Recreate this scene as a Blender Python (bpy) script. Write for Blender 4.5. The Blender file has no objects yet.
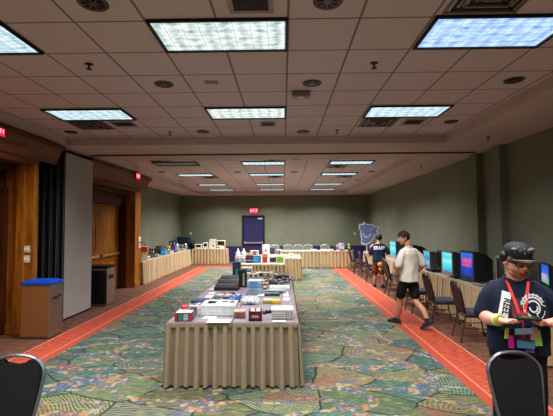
import bpy, bmesh, math, random
from mathutils import Vector, Matrix, Quaternion
from mathutils.bvhtree import BVHTree
PI = math.pi
SC = bpy.context.scene
COL = SC.collection
R = random.Random(7)

# ------------------------------------------------------------------ camera
CAM_H, FPX, W, HH = 1.88, 398.0, 553, 416
VPX, VPY, ROLL = 283.5, 225.5, 0.006
yc = Vector((VPX - W/2, -(VPY - HH/2), -FPX)).normalized()
zc = Vector((-math.sin(ROLL), math.cos(ROLL), 0)); zc = (zc - yc*zc.dot(yc)).normalized()
xc = yc.cross(zc)
ROT = Matrix((xc, yc, zc))            # rows: world axes seen from the camera -> camera-to-world
cam_d = bpy.data.cameras.new('camera'); cam = bpy.data.objects.new('camera', cam_d); COL.objects.link(cam)
cam_d.sensor_fit = 'HORIZONTAL'; cam_d.sensor_width = 36; cam_d.lens = FPX/W*36
cam_d.clip_start = .05; cam_d.clip_end = 200
cam.matrix_world = Matrix.Translation((0, 0, CAM_H)) @ ROT.to_4x4()
SC.camera = cam

def ray(px, py):
    return ROT @ Vector((px - W/2, -(py - HH/2), -FPX))
def on_z(px, py, z):
    d = ray(px, py); t = (z - CAM_H)/d.z
    return Vector((d.x*t, d.y*t, z))
def on_x(px, py, x):
    d = ray(px, py); t = x/d.x
    return Vector((x, d.y*t, CAM_H + d.z*t))
def on_y(px, py, y):
    d = ray(px, py); t = y/d.y
    return Vector((d.x*t, y, CAM_H + d.z*t))

# ------------------------------------------------------------------ materials
def srgb(c):
    if isinstance(c, str):
        c = c.lstrip('#'); c = [int(c[i:i+2], 16)/255 for i in (0, 2, 4)]
    return tuple((x/12.92 if x <= .04045 else ((x+.055)/1.055)**2.4) for x in c) + (1.0,)
class NT:
    """tiny node helper"""
    def __init__(s, name):
        s.m = bpy.data.materials.new(name); s.m.use_nodes = True
        s.t = s.m.node_tree; s.t.nodes.clear()
        s.out = s.n('ShaderNodeOutputMaterial')
        s.b = s.n('ShaderNodeBsdfPrincipled'); s.l(s.b.outputs[0], s.out.inputs[0])
    def n(s, typ, **kw):
        o = s.t.nodes.new(typ)
        for k, v in kw.items(): setattr(o, k, v)
        return o
    def l(s, a, b): s.t.links.new(a, b)
    def setin(s, sock, v):
        if isinstance(v, bpy.types.NodeSocket): s.l(v, sock)
        else: sock.default_value = v
    def math(s, op, a, b=0.0, c=None):
        o = s.n('ShaderNodeMath', operation=op)
        s.setin(o.inputs[0], a); s.setin(o.inputs[1], b)
        if c is not None: s.setin(o.inputs[2], c)
        return o.outputs[0]
    def mix(s, f, a, b, mode='MIX'):
        o = s.n('ShaderNodeMix', data_type='RGBA', blend_type=mode)
        s.setin(o.inputs[0], f); s.setin(o.inputs[6], a); s.setin(o.inputs[7], b)
        return o.outputs[2]
    def coord(s, kind='Object'): return s.n('ShaderNodeTexCoord').outputs[kind]
    def mapping(s, v, loc=(0,0,0), rot=(0,0,0), sc=(1,1,1)):
        o = s.n('ShaderNodeMapping'); s.l(v, o.inputs[0])
        o.inputs[1].default_value = loc; o.inputs[2].default_value = rot; o.inputs[3].default_value = sc
        return o.outputs[0]
    def noise(s, v, scale, detail=2, rough=.5):
        o = s.n('ShaderNodeTexNoise'); s.l(v, o.inputs['Vector'])
        o.inputs['Scale'].default_value = scale; o.inputs['Detail'].default_value = detail; o.inputs['Roughness'].default_value = rough
        return o.outputs[0], o.outputs[1]
    def ramp(s, f, stops, interp='LINEAR'):
        o = s.n('ShaderNodeValToRGB'); s.setin(o.inputs[0], f); r = o.color_ramp; r.interpolation = interp
        while len(r.elements) < len(stops): r.elements.new(.5)
        for e, (p, c) in zip(r.elements, stops):
            e.position = p; e.color = c if len(c) == 4 else tuple(c) + (1,)
        return o.outputs[0]
    def base(s, v): s.setin(s.b.inputs['Base Color'], v)
    def rough(s, v): s.setin(s.b.inputs['Roughness'], v)
    def bump(s, h, strength=.3, dist=.01):
        o = s.n('ShaderNodeBump'); s.setin(o.inputs['Height'], h)
        o.inputs['Strength'].default_value = strength; o.inputs['Distance'].default_value = dist
        s.l(o.outputs[0], s.b.inputs['Normal'])

_mc = {}
def M(col, rough=.6, metal=0.0, emit=0.0, alpha=1.0, var=.12, vs=18, trans=0.0):
    """procedural paint / plastic / cloth: a colour with a slight noise mottling"""
    k = (col, rough, metal, emit, alpha, var, vs, trans)
    if k in _mc: return _mc[k]
    s = NT('surface_' + str(col).lstrip('#'))
    c = srgb(col)
    f, _ = s.noise(s.coord(), vs, 3)
    lo = tuple(x*(1-var) for x in c[:3]) + (1,); hi = tuple(min(1, x*(1+var)) for x in c[:3]) + (1,)
    cc = s.ramp(f, [(.3, lo), (.7, hi)])
    s.base(cc); s.rough(rough); s.b.inputs['Metallic'].default_value = metal
    if emit:
        s.l(cc, s.b.inputs['Emission Color']); s.b.inputs['Emission Strength'].default_value = emit
    if alpha < 1: s.b.inputs['Alpha'].default_value = alpha
    if trans: s.b.inputs['Transmission Weight'].default_value = trans
    _mc[k] = s.m
    return s.m

# ------------------------------------------------------------------ mesh builder
class B:
    def __init__(s): s.bm = bmesh.new()
    def _fin(s, faces, mi):
        for f in faces: f.material_index = mi
    def box(s, c, size, rz=0, mi=0, bev=0.0, taper=None, rot=None):
        m = Matrix.Translation(c) @ (rot if rot is not None else Matrix.Rotation(rz, 4, 'Z'))
        r = bmesh.ops.create_cube(s.bm, size=1)
        vs = r['verts']
        for v in vs:
            x, y, z = v.co
            if taper and z > 0: x *= taper[0]; y *= taper[1]
            v.co = m @ Vector((x*size[0], y*size[1], z*size[2]))
        fs = set(f for v in vs for f in v.link_faces)
        s._fin(fs, mi)
        if bev > 0:
            es = set(e for v in vs for e in v.link_edges)
            r = bmesh.ops.bevel(s.bm, geom=list(es), offset=bev, segments=2, affect='EDGES', profile=.6)
            s._fin(r['faces'], mi)
        return s
    def tube(s, pts, rad, n=8, mi=0, closed=False, caps=True, flat=1.0):
        pts = [Vector(p) for p in pts]; N = len(pts)
        rads = rad if isinstance(rad, (list, tuple)) else [rad]*N
        rings = []; prev = None
        for i, p in enumerate(pts):
            if closed: t = pts[(i+1) % N] - pts[i-1]
            else: t = pts[min(i+1, N-1)] - pts[max(i-1, 0)]
            t.normalize()
            if prev is None:
                a = Vector((0, 0, 1)) if abs(t.z) < .9 else Vector((1, 0, 0))
                u = (a - t*a.dot(t)).normalized()
            else:
                u = (prev - t*prev.dot(t)).normalized()
            prev = u; w = t.cross(u)
            rings.append([s.bm.verts.new(p + (u*math.cos(k*2*PI/n) + w*math.sin(k*2*PI/n)*flat)*rads[i]) for k in range(n)])
        fs = []
        for i in range(N if closed else N-1):
            a, b = rings[i], rings[(i+1) % N]
            for k in range(n):
                fs.append(s.bm.faces.new((a[k], a[(k+1) % n], b[(k+1) % n], b[k])))
        if caps and not closed:
            fs.append(s.bm.faces.new(rings[0][::-1])); fs.append(s.bm.faces.new(rings[-1]))
        s._fin(fs, mi); return s
    def lathe(s, c, prof, n=16, mi=0, sx=1, sy=1):
        """prof: list of (radius, z) bottom to top around c"""
        c = Vector(c); rings = []
        for r, z in prof:
            rings.append([s.bm.verts.new(c + Vector((r*sx*math.cos(k*2*PI/n), r*sy*math.sin(k*2*PI/n), z))) for k in range(n)])
        fs = []
        for a, b in zip(rings, rings[1:]):
            for k in range(n): fs.append(s.bm.faces.new((a[k], a[(k+1) % n], b[(k+1) % n], b[k])))
        fs.append(s.bm.faces.new(rings[0][::-1])); fs.append(s.bm.faces.new(rings[-1]))
        s._fin(fs, mi); return s
    def prism(s, poly, mat, depth, mi=0, bev=0):
        """poly in 2-D (u,v) mapped through 4x4 mat (u->x, v->y), extruded along local z by depth"""
        a = [s.bm.verts.new(mat @ Vector((u, v, 0))) for u, v in poly]
        b = [s.bm.verts.new(mat @ Vector((u, v, depth))) for u, v in poly]
        n = len(poly); fs = []
        fs.append(s.bm.faces.new(a[::-1])); fs.append(s.bm.faces.new(b))
        for i in range(n): fs.append(s.bm.faces.new((a[i], a[(i+1) % n], b[(i+1) % n], b[i])))
        s._fin(fs, mi)
        if bev > 0:
            es = [e for f in fs[:2] for e in f.edges]
            r = bmesh.ops.bevel(s.bm, geom=es, offset=bev, segments=2, affect='EDGES'); s._fin(r['faces'], mi)
        return s
    def ell(s, c, r, rot=None, mi=0, u=14, v=9):
        m = Matrix.Translation(c) @ (rot if rot is not None else Matrix.Identity(4)) @ Matrix.Diagonal((r[0], r[1], r[2], 1))
        q = bmesh.ops.create_uvsphere(s.bm, u_segments=u, v_segments=v, radius=1, matrix=m)
        s._fin(set(f for x in q['verts'] for f in x.link_faces), mi); return s
    def grid(s, fn, nu, nv, mi=0):
        vs = [[s.bm.verts.new(fn(i/nu, j/nv)) for j in range(nv+1)] for i in range(nu+1)]
        fs = []
        for i in range(nu):
            for j in range(nv): fs.append(s.bm.faces.new((vs[i][j], vs[i+1][j], vs[i+1][j+1], vs[i][j+1])))
        s._fin(fs, mi); return s
    def build(s, name, mats, parent=None, smooth=False, loc=None, rz=0):
        bmesh.ops.recalc_face_normals(s.bm, faces=s.bm.faces[:])
        me = bpy.data.meshes.new(name); s.bm.to_mesh(me); s.bm.free()
        if not isinstance(mats, (list, tuple)): mats = [mats]
        for m in mats: me.materials.append(m)
        if smooth:
            for p in me.polygons: p.use_smooth = True
            if smooth != 'all':
                try: me.set_sharp_from_angle(angle=math.radians(40))
                except Exception: pass
        o = bpy.data.objects.new(name, me); COL.objects.link(o)
        if parent is not None: o.parent = parent
        if loc is not None: o.location = loc
        o.rotation_euler.z = rz
        return o

def tag(o, label=None, cat=None, group=None, kind=None):
    if label: o['label'] = label
    if cat: o['category'] = cat
    if group: o['group'] = group
    if kind: o['kind'] = kind
    return o
def thing(name, label, cat, loc=(0, 0, 0), rz=0, group=None):
    o = bpy.data.objects.new(name, None); COL.objects.link(o)
    o.empty_display_size = .1
    o.location = loc; o.rotation_euler.z = rz
    return tag(o, label, cat, group)
def struct(name, b, m, smooth=False): return tag(b.build(name, m, smooth=smooth), kind='structure')
def dup(root, loc, rz, label, group=None):
    """copy of a thing with copies of its parts and sub-parts"""
    r = root.copy(); COL.objects.link(r); r.location = loc; r.rotation_euler.z = rz
    r['label'] = label
    if group: r['group'] = group
    for ch in list(root.children):
        c = ch.copy(); COL.objects.link(c); c.parent = r
        for g in list(ch.children):
            d = g.copy(); COL.objects.link(d); d.parent = c
    return r
P_NEAR, P_FAR, EXPO = 52, 84, 0.0
# ------------------------------------------------------------------ room materials
XL, XR, YN, YF = -5.45, 4.46, -4.6, 21.1
ZC, ZS = CAM_H + 1.75, CAM_H + 1.60        # tile ceiling, soffit underside
REC_L, REC_R = -4.30, 3.18                 # recess edges
def mat_wall():
    s = NT('green_grey_paint'); v = s.coord()
    f, _ = s.noise(v, 1.3, 3); g, _ = s.noise(v, 160, 2)
    s.base(s.ramp(f, [(.3, srgb('#727768')), (.7, srgb('#7b806f'))])); s.rough(.75); s.bump(g, .06, .004); return s.m
def mat_ceiling():
    s = NT('ceiling_tiles'); v = s.coord()
    sep = s.n('ShaderNodeSeparateXYZ'); s.l(v, sep.inputs[0])
    def line(x, off):
        q = s.math('FRACT', s.math('DIVIDE', s.math('ADD', x, 100*.61 - off), .61))
        d = s.math('ABSOLUTE', s.math('SUBTRACT', q, .5))
        return s.math('GREATER_THAN', d, .5 - .017)
    ln = s.math('MAXIMUM', line(sep.outputs[0], .05), line(sep.outputs[1], 3.305))
    f, _ = s.noise(v, 90, 4, .7); g, _ = s.noise(v, .9, 2)
    tile = s.mix(f, srgb('#c0b3b5'), srgb('#d6cbcc'))
    tile = s.mix(s.math('MULTIPLY', g, .25), tile, srgb('#b4a7aa'))
    s.base(s.mix(s.math('MULTIPLY', ln, .75), tile, srgb('#574c49'))); s.rough(.9)
    s.bump(s.math('SUBTRACT', f, ln), .15, .004); return s.m
def mat_soffit():
    s = NT('soffit_paint'); f, _ = s.noise(s.coord(), 1.1, 3)
    s.base(s.ramp(f, [(.3, srgb('#bbaca8')), (.7, srgb('#c6b8b2'))])); s.rough(.85); return s.m
def mat_wood(c1, c2, c3, axis='Z', plank=0.0, rough=.55):
    s = NT('stained_wood'); v = s.coord()
    sc = {'Z': (9, 9, .7), 'Y': (9, .7, 9), 'X': (.7, 9, 9)}[axis]
    mv = s.mapping(v, sc=sc)
    f, _ = s.noise(mv, 1.6, 6, .62); g, _ = s.noise(s.mapping(v, sc=tuple(x*5 for x in sc)), 2.4, 3)
    k = s.math('ADD', s.math('MULTIPLY', f, .75), s.math('MULTIPLY', g, .25))
    col = s.ramp(k, [(.32, srgb(c1)), (.5, srgb(c2)), (.68, srgb(c3))])
    if plank:
        sep = s.n('ShaderNodeSeparateXYZ'); s.l(v, sep.inputs[0])
        q = s.math('FRACT', s.math('DIVIDE', s.math('ADD', s.math('ADD', sep.outputs[0], sep.outputs[1]), 50), plank))
        ln = s.math('LESS_THAN', q, .07)
        col = s.mix(s.math('MULTIPLY', ln, .7), col, srgb('#1d0c04'))
    s.base(col); s.rough(rough); return s.m
WOOD = mat_wood('#5e320a', '#965e17', '#b8802a')
WOOD_P = mat_wood('#6e400d', '#aa701d', '#cc9234', plank=.16)
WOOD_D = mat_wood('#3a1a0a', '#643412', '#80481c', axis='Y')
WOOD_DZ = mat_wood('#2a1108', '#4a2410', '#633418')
def mat_carpet():
    s = NT('patterned_carpet'); co = s.coord()
    n1 = s.n('ShaderNodeTexNoise'); s.l(co, n1.inputs['Vector']); n1.inputs['Scale'].default_value = 1.2
    warp = s.n('ShaderNodeVectorMath', operation='MULTIPLY_ADD'); s.l(n1.outputs[1], warp.inputs[0])
    warp.inputs[1].default_value = (.25, .25, 0); s.l(co, warp.inputs[2])
    v = s.mapping(warp.outputs[0], rot=(0, 0, .5), sc=(1.45, 1.8, 1))
    vo = s.n('ShaderNodeTexVoronoi', voronoi_dimensions='2D'); s.l(v, vo.inputs['Vector']); vo.inputs['Scale'].default_value = 1.0
    ed = s.n('ShaderNodeTexVoronoi', voronoi_dimensions='2D', feature='DISTANCE_TO_EDGE'); s.l(v, ed.inputs['Vector']); ed.inputs['Scale'].default_value = 1.0
    cs = s.n('ShaderNodeSeparateXYZ'); s.l(vo.outputs['Color'], cs.inputs[0])
    r1, r2, r3 = cs.outputs
    base = s.ramp(r1, [(0, srgb('#44756a')), (.3, srgb('#5f7a50')), (.5, srgb('#467a72')), (.7, srgb('#7a7a4c')), (.85, srgb('#3f706e'))], 'CONSTANT')
    # stripes, each cell with its own direction; some cells carry concentric rings
    ang = s.math('MULTIPLY', r2, 2*PI)
    sp = s.n('ShaderNodeSeparateXYZ'); s.l(warp.outputs[0], sp.inputs[0])
    u = s.math('ADD', s.math('MULTIPLY', sp.outputs[0], s.math('COSINE', ang)), s.math('MULTIPLY', sp.outputs[1], s.math('SINE', ang)))
    st = s.math('SINE', s.math('MULTIPLY', u, 170))
    rg = s.math('SINE', s.math('MULTIPLY', vo.outputs['Distance'], 80))
    pat = s.mix(s.math('GREATER_THAN', r3, .74), st, rg)
    pm = s.math('GREATER_THAN', pat, .35)
    stc = s.ramp(r2, [(0, srgb('#d0b866')), (.28, srgb('#a9b878')), (.55, srgb('#7fb094')), (.7, srgb('#d0a870')), (.85, srgb('#9ab87a'))], 'CONSTANT')
    wt = s.math('MULTIPLY', s.ramp(r3, [(0, (.9,)*3), (.25, (.0,)*3), (.5, (.8,)*3), (.74, (.5,)*3), (.86, (0.1,)*3)], 'CONSTANT'), .9)
    col = s.mix(s.math('MULTIPLY', pm, wt), base, stc)
    # leaf-like strokes over the green
    lf, _ = s.noise(s.mapping(co, rot=(0, 0, .7), sc=(5, 20, 1)), 1.5, 4, .65)
    col = s.mix(s.math('MULTIPLY', s.math('GREATER_THAN', lf, .56), .7), col, srgb('#a9aa72'))
    col = s.mix(s.math('MULTIPLY', s.math('LESS_THAN', lf, .41), .7), col, srgb('#2c5360'))
    # red patches
    rn, _ = s.noise(s.mapping(co, loc=(3, 9, 0), sc=(1, 1.7, 1)), 1.35, 2)
    fl2, _ = s.noise(co, 18, 2)
    red = s.math('MULTIPLY', s.math('GREATER_THAN', rn, .61), s.math('GREATER_THAN', fl2, .46))
    col = s.mix(s.math('MULTIPLY', red, .8), col, srgb('#b05a42'))
    # winding bands of small flowers
    bn, _ = s.noise(s.mapping(co, loc=(7, 1, 0), sc=(.9, 1.5, 1)), 1.0, 1)
    band = s.math('LESS_THAN', s.math('ABSOLUTE', s.math('SUBTRACT', bn, .5)), .030)
    fv = s.n('ShaderNodeTexVoronoi', voronoi_dimensions='2D'); s.l(co, fv.inputs['Vector']); fv.inputs['Scale'].default_value = 17
    fs_ = s.n('ShaderNodeSeparateXYZ'); s.l(fv.outputs['Color'], fs_.inputs[0])
    fc = s.ramp(fs_.outputs[0], [(0, srgb('#5568a8')), (.28, srgb('#d8844e')), (.45, srgb('#dab86c')), (.6, srgb('#5a6aa4')), (.78, srgb('#cfc8b0')), (.9, srgb('#c8624a'))], 'CONSTANT')
    dot = s.math('MULTIPLY', band, s.math('LESS_THAN', fv.outputs['Distance'], .55))
    ring = s.math('LESS_THAN', fv.outputs['Distance'], .2)
    fc = s.mix(s.math('MULTIPLY', ring, .6), fc, srgb('#cfbf90'))
    col = s.mix(s.math('MULTIPLY', dot, .85), col, fc)
    # dark cell outlines (only some of them)
    ln = s.math('MULTIPLY', s.math('LESS_THAN', ed.outputs['Distance'], s.math('MULTIPLY', s.math('GREATER_THAN', n1.outputs[0], .40), .020)), s.math('SUBTRACT', 1.0, band))
    col = s.mix(s.math('MULTIPLY', ln, .9), col, srgb('#1a2a38'))
    pile, _ = s.noise(co, 240, 2)
    col = s.mix(1.0, col, tuple([.50, .515, .50, 1]), 'MULTIPLY')
    hs = s.n('ShaderNodeHueSaturation'); hs.inputs['Saturation'].default_value = .82; s.l(col, hs.inputs['Color']); col = hs.outputs[0]
    col = s.mix(s.math('MULTIPLY', pile, .45), col, s.mix(.5, col, srgb('#101812')))
    s.base(col); s.rough(.95); s.bump(pile, .3, .006); return s.m
def mat_border():
    s = NT('red_carpet'); co = s.coord()
    f, _ = s.noise(s.mapping(co, rot=(0, 0, .78), sc=(1, 3, 1)), 9, 4, .7); g, _ = s.noise(co, 240, 2)
    col = s.ramp(f, [(.36, srgb('#7a2c20')), (.48, srgb('#ac4a35')), (.58, srgb('#b8553d')), (.68, srgb('#c8794e'))])
    col = s.mix(s.math('MULTIPLY', g, .35), col, srgb('#8a3524')); s.base(col); s.rough(.95); return s.m
def mat_brown():
    s = NT('brown_carpet'); co = s.coord()
    f, _ = s.noise(s.mapping(co, sc=(1, 2.4, 1)), 6, 4, .7); g, _ = s.noise(co, 240, 2)
    col = s.ramp(f, [(.36, srgb('#4a342a')), (.5, srgb('#6f4a38')), (.6, srgb('#80543c')), (.72, srgb('#9a6440'))])
    col = s.mix(s.math('MULTIPLY', g, .4), col, srgb('#3a2620')); s.base(col); s.rough(.95); return s.m
WALL, CEIL, SOFF = mat_wall(), mat_ceiling(), mat_soffit()
RED2 = M('#a04532', .95, var=.1, vs=200); REDL = M('#c07a5e', .95, vs=200)

# ------------------------------------------------------------------ floor: green field, pale line, narrow band, line, wide band, brown surround
b = B()
bx0, bx1, by1 = -3.33, 2.12, 17.75
xs = [(-5.7, 2), (-3.90, 3), (-3.87, 1), (-3.48, 3), (-3.455, 4), (-3.33, 0), (bx1, 4), (bx1+.125, 3), (bx1+.15, 1), (2.70, 3), (2.73, 2), (4.7, None)]
ys = [(YN-.2, 0), (by1, 4), (by1+.125, 3), (by1+.15, 1), (18.35, 3), (18.38, 2), (21.4, None)]
rank = {0: 0, 4: 1, 3: 2, 1: 3, 2: 4}
for (x0, ma), (x1, _) in zip(xs, xs[1:]):
    for (y0, mb), (y1, _) in zip(ys, ys[1:]):
        outer_line = (ma == 3 and abs(x0) > 2.7)
        if mb == 0: mi = ma
        elif ma == 0: mi = mb
        else:
            ra = 3.5 if outer_line or (ma == 3 and x0 < -3.8) else rank[ma]
            rb = 3.5 if (mb == 3 and y0 > 18) else rank[mb]
            mi = ma if ra >= rb else mb
        vs = [b.bm.verts.new(p) for p in ((x0, y0, 0), (x1, y0, 0), (x1, y1, 0), (x0, y1, 0))]
        b.bm.faces.new(vs).material_index = mi
struct('floor', b, [mat_carpet(), mat_border(), mat_brown(), REDL, RED2])

# ------------------------------------------------------------------ walls
def wallbox(name, x0, x1, y0, y1, z0, z1, m):
    return struct(name, B().box(((x0+x1)/2, (y0+y1)/2, (z0+z1)/2), (x1-x0, y1-y0, z1-z0)), m)
wallbox('wall_left', XL-.15, XL, YN, YF+.15, 0, 3.8, WALL)
wallbox('wall_near', XL-.15, XR+.15, YN-.15, YN, 0, 3.8, WALL)
wallbox('wall_right', XR, XR+.15, YN, YF+.15, 0, 3.8, WALL)
DX0, DX1, DZ1 = on_y(242.3, 230, YF).x, on_y(264.6, 230, YF).x, on_y(253, 215.6, YF).z
b = B()
b.box(((XL+DX0)/2, YF+.075, 1.9), (DX0-XL, .15, 3.8)); b.box(((XR+DX1)/2, YF+.075, 1.9), (XR-DX1, .15, 3.8))
b.box(((DX0+DX1)/2, YF+.075, (DZ1+3.8)/2), (DX1-DX0, .15, 3.8-DZ1))
struct('wall_far', b, WALL)
# purple lower band of the far wall
PURP = M('#30285c', .6, vs=6)
b = B()
b.box(((XL+DX0-.06)/2, YF-.01, .4), (DX0-.06-XL, .02, .8)); b.box(((XR+DX1+.06)/2, YF-.01, .4), (XR-DX1-.06, .02, .8))
struct('baseboard_far', b, PURP)
# pilasters flanking the partition track on the right wall
for i, (y0, y1) in enumerate(((on_x(499, 147, 4.32).y, on_x(490, 151, 4.32).y), (on_x(475.7, 155, 4.32).y, on_x(469, 157, 4.32).y))):
    wallbox('trim_%d' % (i+1), 4.32, XR+.02, y0, y1, 0, ZS, WALL)

# ------------------------------------------------------------------ ceiling
b = B(); b.box(((XL+XR)/2, (YN+YF)/2, ZC+.05), (XR-XL+.2, YF-YN+.2, .1)); struct('ceiling', b, CEIL)
def soff(i, x0, x1, y0, y1): wallbox('trim_%d' % i, x0, x1, y0, y1, ZS, ZC, SOFF)
soff(3, XL, REC_L, YN, YF); soff(4, REC_R, XR, YN, YF)
soff(5, REC_L, REC_R, 7.76, 8.77); soff(6, REC_L, REC_R, 8.86, 9.6); soff(7, REC_L, REC_R, 20.2, YF)
struct('trim_8', B().box(((REC_L+REC_R)/2, 8.815, ZS+.06), (REC_R-REC_L, .09, .06)), M('#1c1816'))
# metal lips of the partition track, running wall to wall under the soffit
b = B()
for y in (8.77, 8.86): b.box(((-4.3+4.25)/2, y, ZS-.008), (8.55, .02, .016))
struct('trim_9', b, M('#3a322e', .5))

# far door
DOOR = M('#2c2a58', .5, vs=4)
d = thing('door_1', None, None, ((DX0+DX1)/2, YF, 0)); d['kind'] = 'structure'
w = DX1-DX0
B().box((0, .03, DZ1/2), (w-.1, .05, DZ1-.06)).build('door_leaf', DOOR, d)
b = B()
for sx in (-1, 1): b.box((sx*(w/2-.025), -.01, DZ1/2), (.06, .12, DZ1))
b.box((0, -.01, DZ1-.02), (w+.01, .12, .06)); b.build('door_frame', M('#15142c', .5), d)
b = B(); b.box((0, -.05, .97), (w*.8, .05, .09), bev=.01); b.box((-w*.38, -.02, .97), (.1, .06, .13), bev=.01); b.box((w*.38, -.02, .97), (.1, .06, .13), bev=.01)
b.build('push_bar', M('#9d98a6', .35, .6), d)
B().box((w*.3, -.005, DZ1-.16), (.24, .02, .07)).build('door_sign', M('#b9bcc4'), d)

# ------------------------------------------------------------------ wooden door surrounds along the left wall
def crown(b, y0, y1, xf, z0, z1, out, mi=0):
    prof = [(0, 0), (.03, 0), (.05, .05), (out*.55, .6*(z1-z0)), (out*.8, .8*(z1-z0)), (out, .84*(z1-z0)), (out, z1-z0), (0, z1-z0)]
    m = Matrix.Translation((xf, y0, z0)) @ Matrix(((1, 0, 0, 0), (0, 0, 1, 0), (0, 1, 0, 0), (0, 0, 0, 1)))
    b.prism(prof, m, y1-y0, mi)
PUSH = M('#d8b98a', .3, .7)
def portal(idx, xf, ya, yb, pil, zl, zt, out, yend, door_x):
    """wooden surround standing proud of the left wall from ya to yb with pilasters pil wide"""
    r = thing('door_%d' % idx, None, None, (0, 0, 0)); r['kind'] = 'structure'
    dep = xf - XL
    for y0 in (ya, yb-pil):
        p = B(); p.box((XL+dep/2, y0+pil/2, zl/2+.06), (dep, pil, zl-.12)); o = p.build('pilaster', WOOD, r)
        q = B(); q.box((XL+dep/2+.01, y0+pil/2, .075), (dep+.03, pil+.04, .15), bev=.012)
        q.build('moulding', WOOD, o)
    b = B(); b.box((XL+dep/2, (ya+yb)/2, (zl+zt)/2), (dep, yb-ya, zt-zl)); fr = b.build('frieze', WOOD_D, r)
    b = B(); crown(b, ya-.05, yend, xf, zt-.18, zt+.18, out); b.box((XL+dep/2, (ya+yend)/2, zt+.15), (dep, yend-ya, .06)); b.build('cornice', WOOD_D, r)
    # recessed lining and the two leaves
    y0, y1 = ya+pil, yb-pil
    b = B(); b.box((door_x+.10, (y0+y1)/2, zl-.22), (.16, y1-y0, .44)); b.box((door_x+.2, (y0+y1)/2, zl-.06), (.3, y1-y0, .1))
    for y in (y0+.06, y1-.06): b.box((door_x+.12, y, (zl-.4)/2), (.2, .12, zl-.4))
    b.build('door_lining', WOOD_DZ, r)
    b = B(); b.box((xf-.2, y1-.03, zl/2), (.12, .08, zl)); b.build('jamb_stile', WOOD, r)
    for k in (0, 1):
        ya_, yb_ = (y0+.12, (y0+y1)/2-.005) if k == 0 else ((y0+y1)/2+.005, y1-.12)
        dl = B(); dl.box((door_x, (ya_+yb_)/2, (zl-.44)/2), (.05, yb_-ya_, zl-.46)); lf = dl.build('door_leaf', WOOD_P, r)
        p = B()
        for (z0, z1) in ((.15, .95), (1.15, zl-.6)):
            for yy in (ya_+.08, yb_-.08): p.box((door_x+.03, yy, (z0+z1)/2), (.03, .16, z1-z0+.2))
            for zz in (z0, z1): p.box((door_x+.03, (ya_+yb_)/2, zz), (.028, yb_-ya_, .14))
        p.build('door_rail', WOOD, lf)
        h = B(); h.box((door_x+.10, (ya_+yb_)/2, 1.07), (.06, (yb_-ya_)*.85, .07), bev=.012)
        for yy in (ya_+.14, yb_-.14): h.box((door_x+.06, yy, 1.07), (.06, .08, .1), bev=.01)
        h.build('push_bar', PUSH, lf)
    return r
portal(2, -4.60, 9.0, 12.75, .48, 2.95, 3.26, .25, 13.1, -5.12)
portal(3, -4.45, 2.6, 7.14, .14, 2.98, 3.26, .22, 7.62, -5.12)

# ------------------------------------------------------------------ ceiling fittings
def mat_lens(name, c_hi, c_lo, e):
    s = NT(name); v = s.coord()
    sep = s.n('ShaderNodeSeparateXYZ'); s.l(v, sep.inputs[0])
    f, _ = s.noise(s.mapping(v, sc=(6, 9, 1)), 1.5, 3, .6)
    row = s.math('FRACT', s.math('DIVIDE', s.math('ADD', sep.outputs[1], 10.285), .1425))
    cell = s.math('FRACT', s.math('DIVIDE', s.math('ADD', sep.outputs[0], 10.6), .151))
    sh = s.math('ABSOLUTE', s.math('SUBTRACT', row, .5)); sh2 = s.math('ABSOLUTE', s.math('SUBTRACT', cell, .5))
    k = s.math('ADD', s.math('MULTIPLY', f, .75), s.math('ADD', s.math('MULTIPLY', sh, .3), s.math('MULTIPLY', sh2, .35)))
    col = s.ramp(k, [(.3, srgb(c_lo)), (.5, tuple((a+b_)/2 for a, b_ in zip(srgb(c_lo), srgb(c_hi)))), (.72, srgb(c_hi))])
    gl = s.math('MAXIMUM', s.math('GREATER_THAN', sh, .465), s.math('GREATER_THAN', sh2, .475))
    col = s.mix(s.math('MULTIPLY', gl, .6), col, srgb('#6a7c84'))
    s.base(srgb('#222222')); s.l(col, s.b.inputs['Emission Color']); s.b.inputs['Emission Strength'].default_value = e
    s.rough(.4); return s.m
LENS_C = mat_lens('lens_neutral', '#f6fdfb', '#72908c', 1.05)
LENS_B = mat_lens('lens_blue', '#d4ecff', '#5c8fd6', 1.05)
LENS_T = mat_lens('lens_teal', '#e6faff', '#6f9cab', 1.05)
LENS_OFF_GLOW = mat_lens('lens_unlit_glow', '#8d8a86', '#6b6663', .22)  # lamp is off; a weak painted-in glow supplies the grey of the lens
BLACKF = M('#14110f', .5)
def louver_b():
    b = B()
    for k in range(1, 4): b.box((0, -.285+k*.1425, .0), (1.16, .006, .018))
    for k in range(1, 8): b.box((-.604+k*.151, 0, .0), (.005, .55, .018))
    return b
def troffer(x, y, lens, label, lit=True, power=26):
    t = thing('ceiling_light', label, 'ceiling light', (x, y, ZC), 0, 'ceiling troffers')
    b = B()
    for sy in (-1, 1): b.box((0, sy*.295, -.012), (1.21, .025, .024))
    for sx in (-1, 1): b.box((sx*.5925, 0, -.012), (.025, .60, .024))
    b.build('frame', BLACKF, t)
    B().box((0, 0, -.004), (1.17, .57, .008)).build('diffuser', lens, t)
    if lit:
        ld = bpy.data.lights.new('troffer_light', 'AREA'); ld.shape = 'RECTANGLE'; ld.size = 1.1; ld.size_y = .5
        ld.energy = power; ld.spread = math.radians(140); ld.color = (1, .985, .97)
        lo = bpy.data.objects.new('troffer_light', ld); COL.objects.link(lo); lo.parent = t; lo.location = (0, 0, -.03)
    return t
CX = {'left': -3.0, 'middle': -.555, 'right': 1.895}
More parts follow.
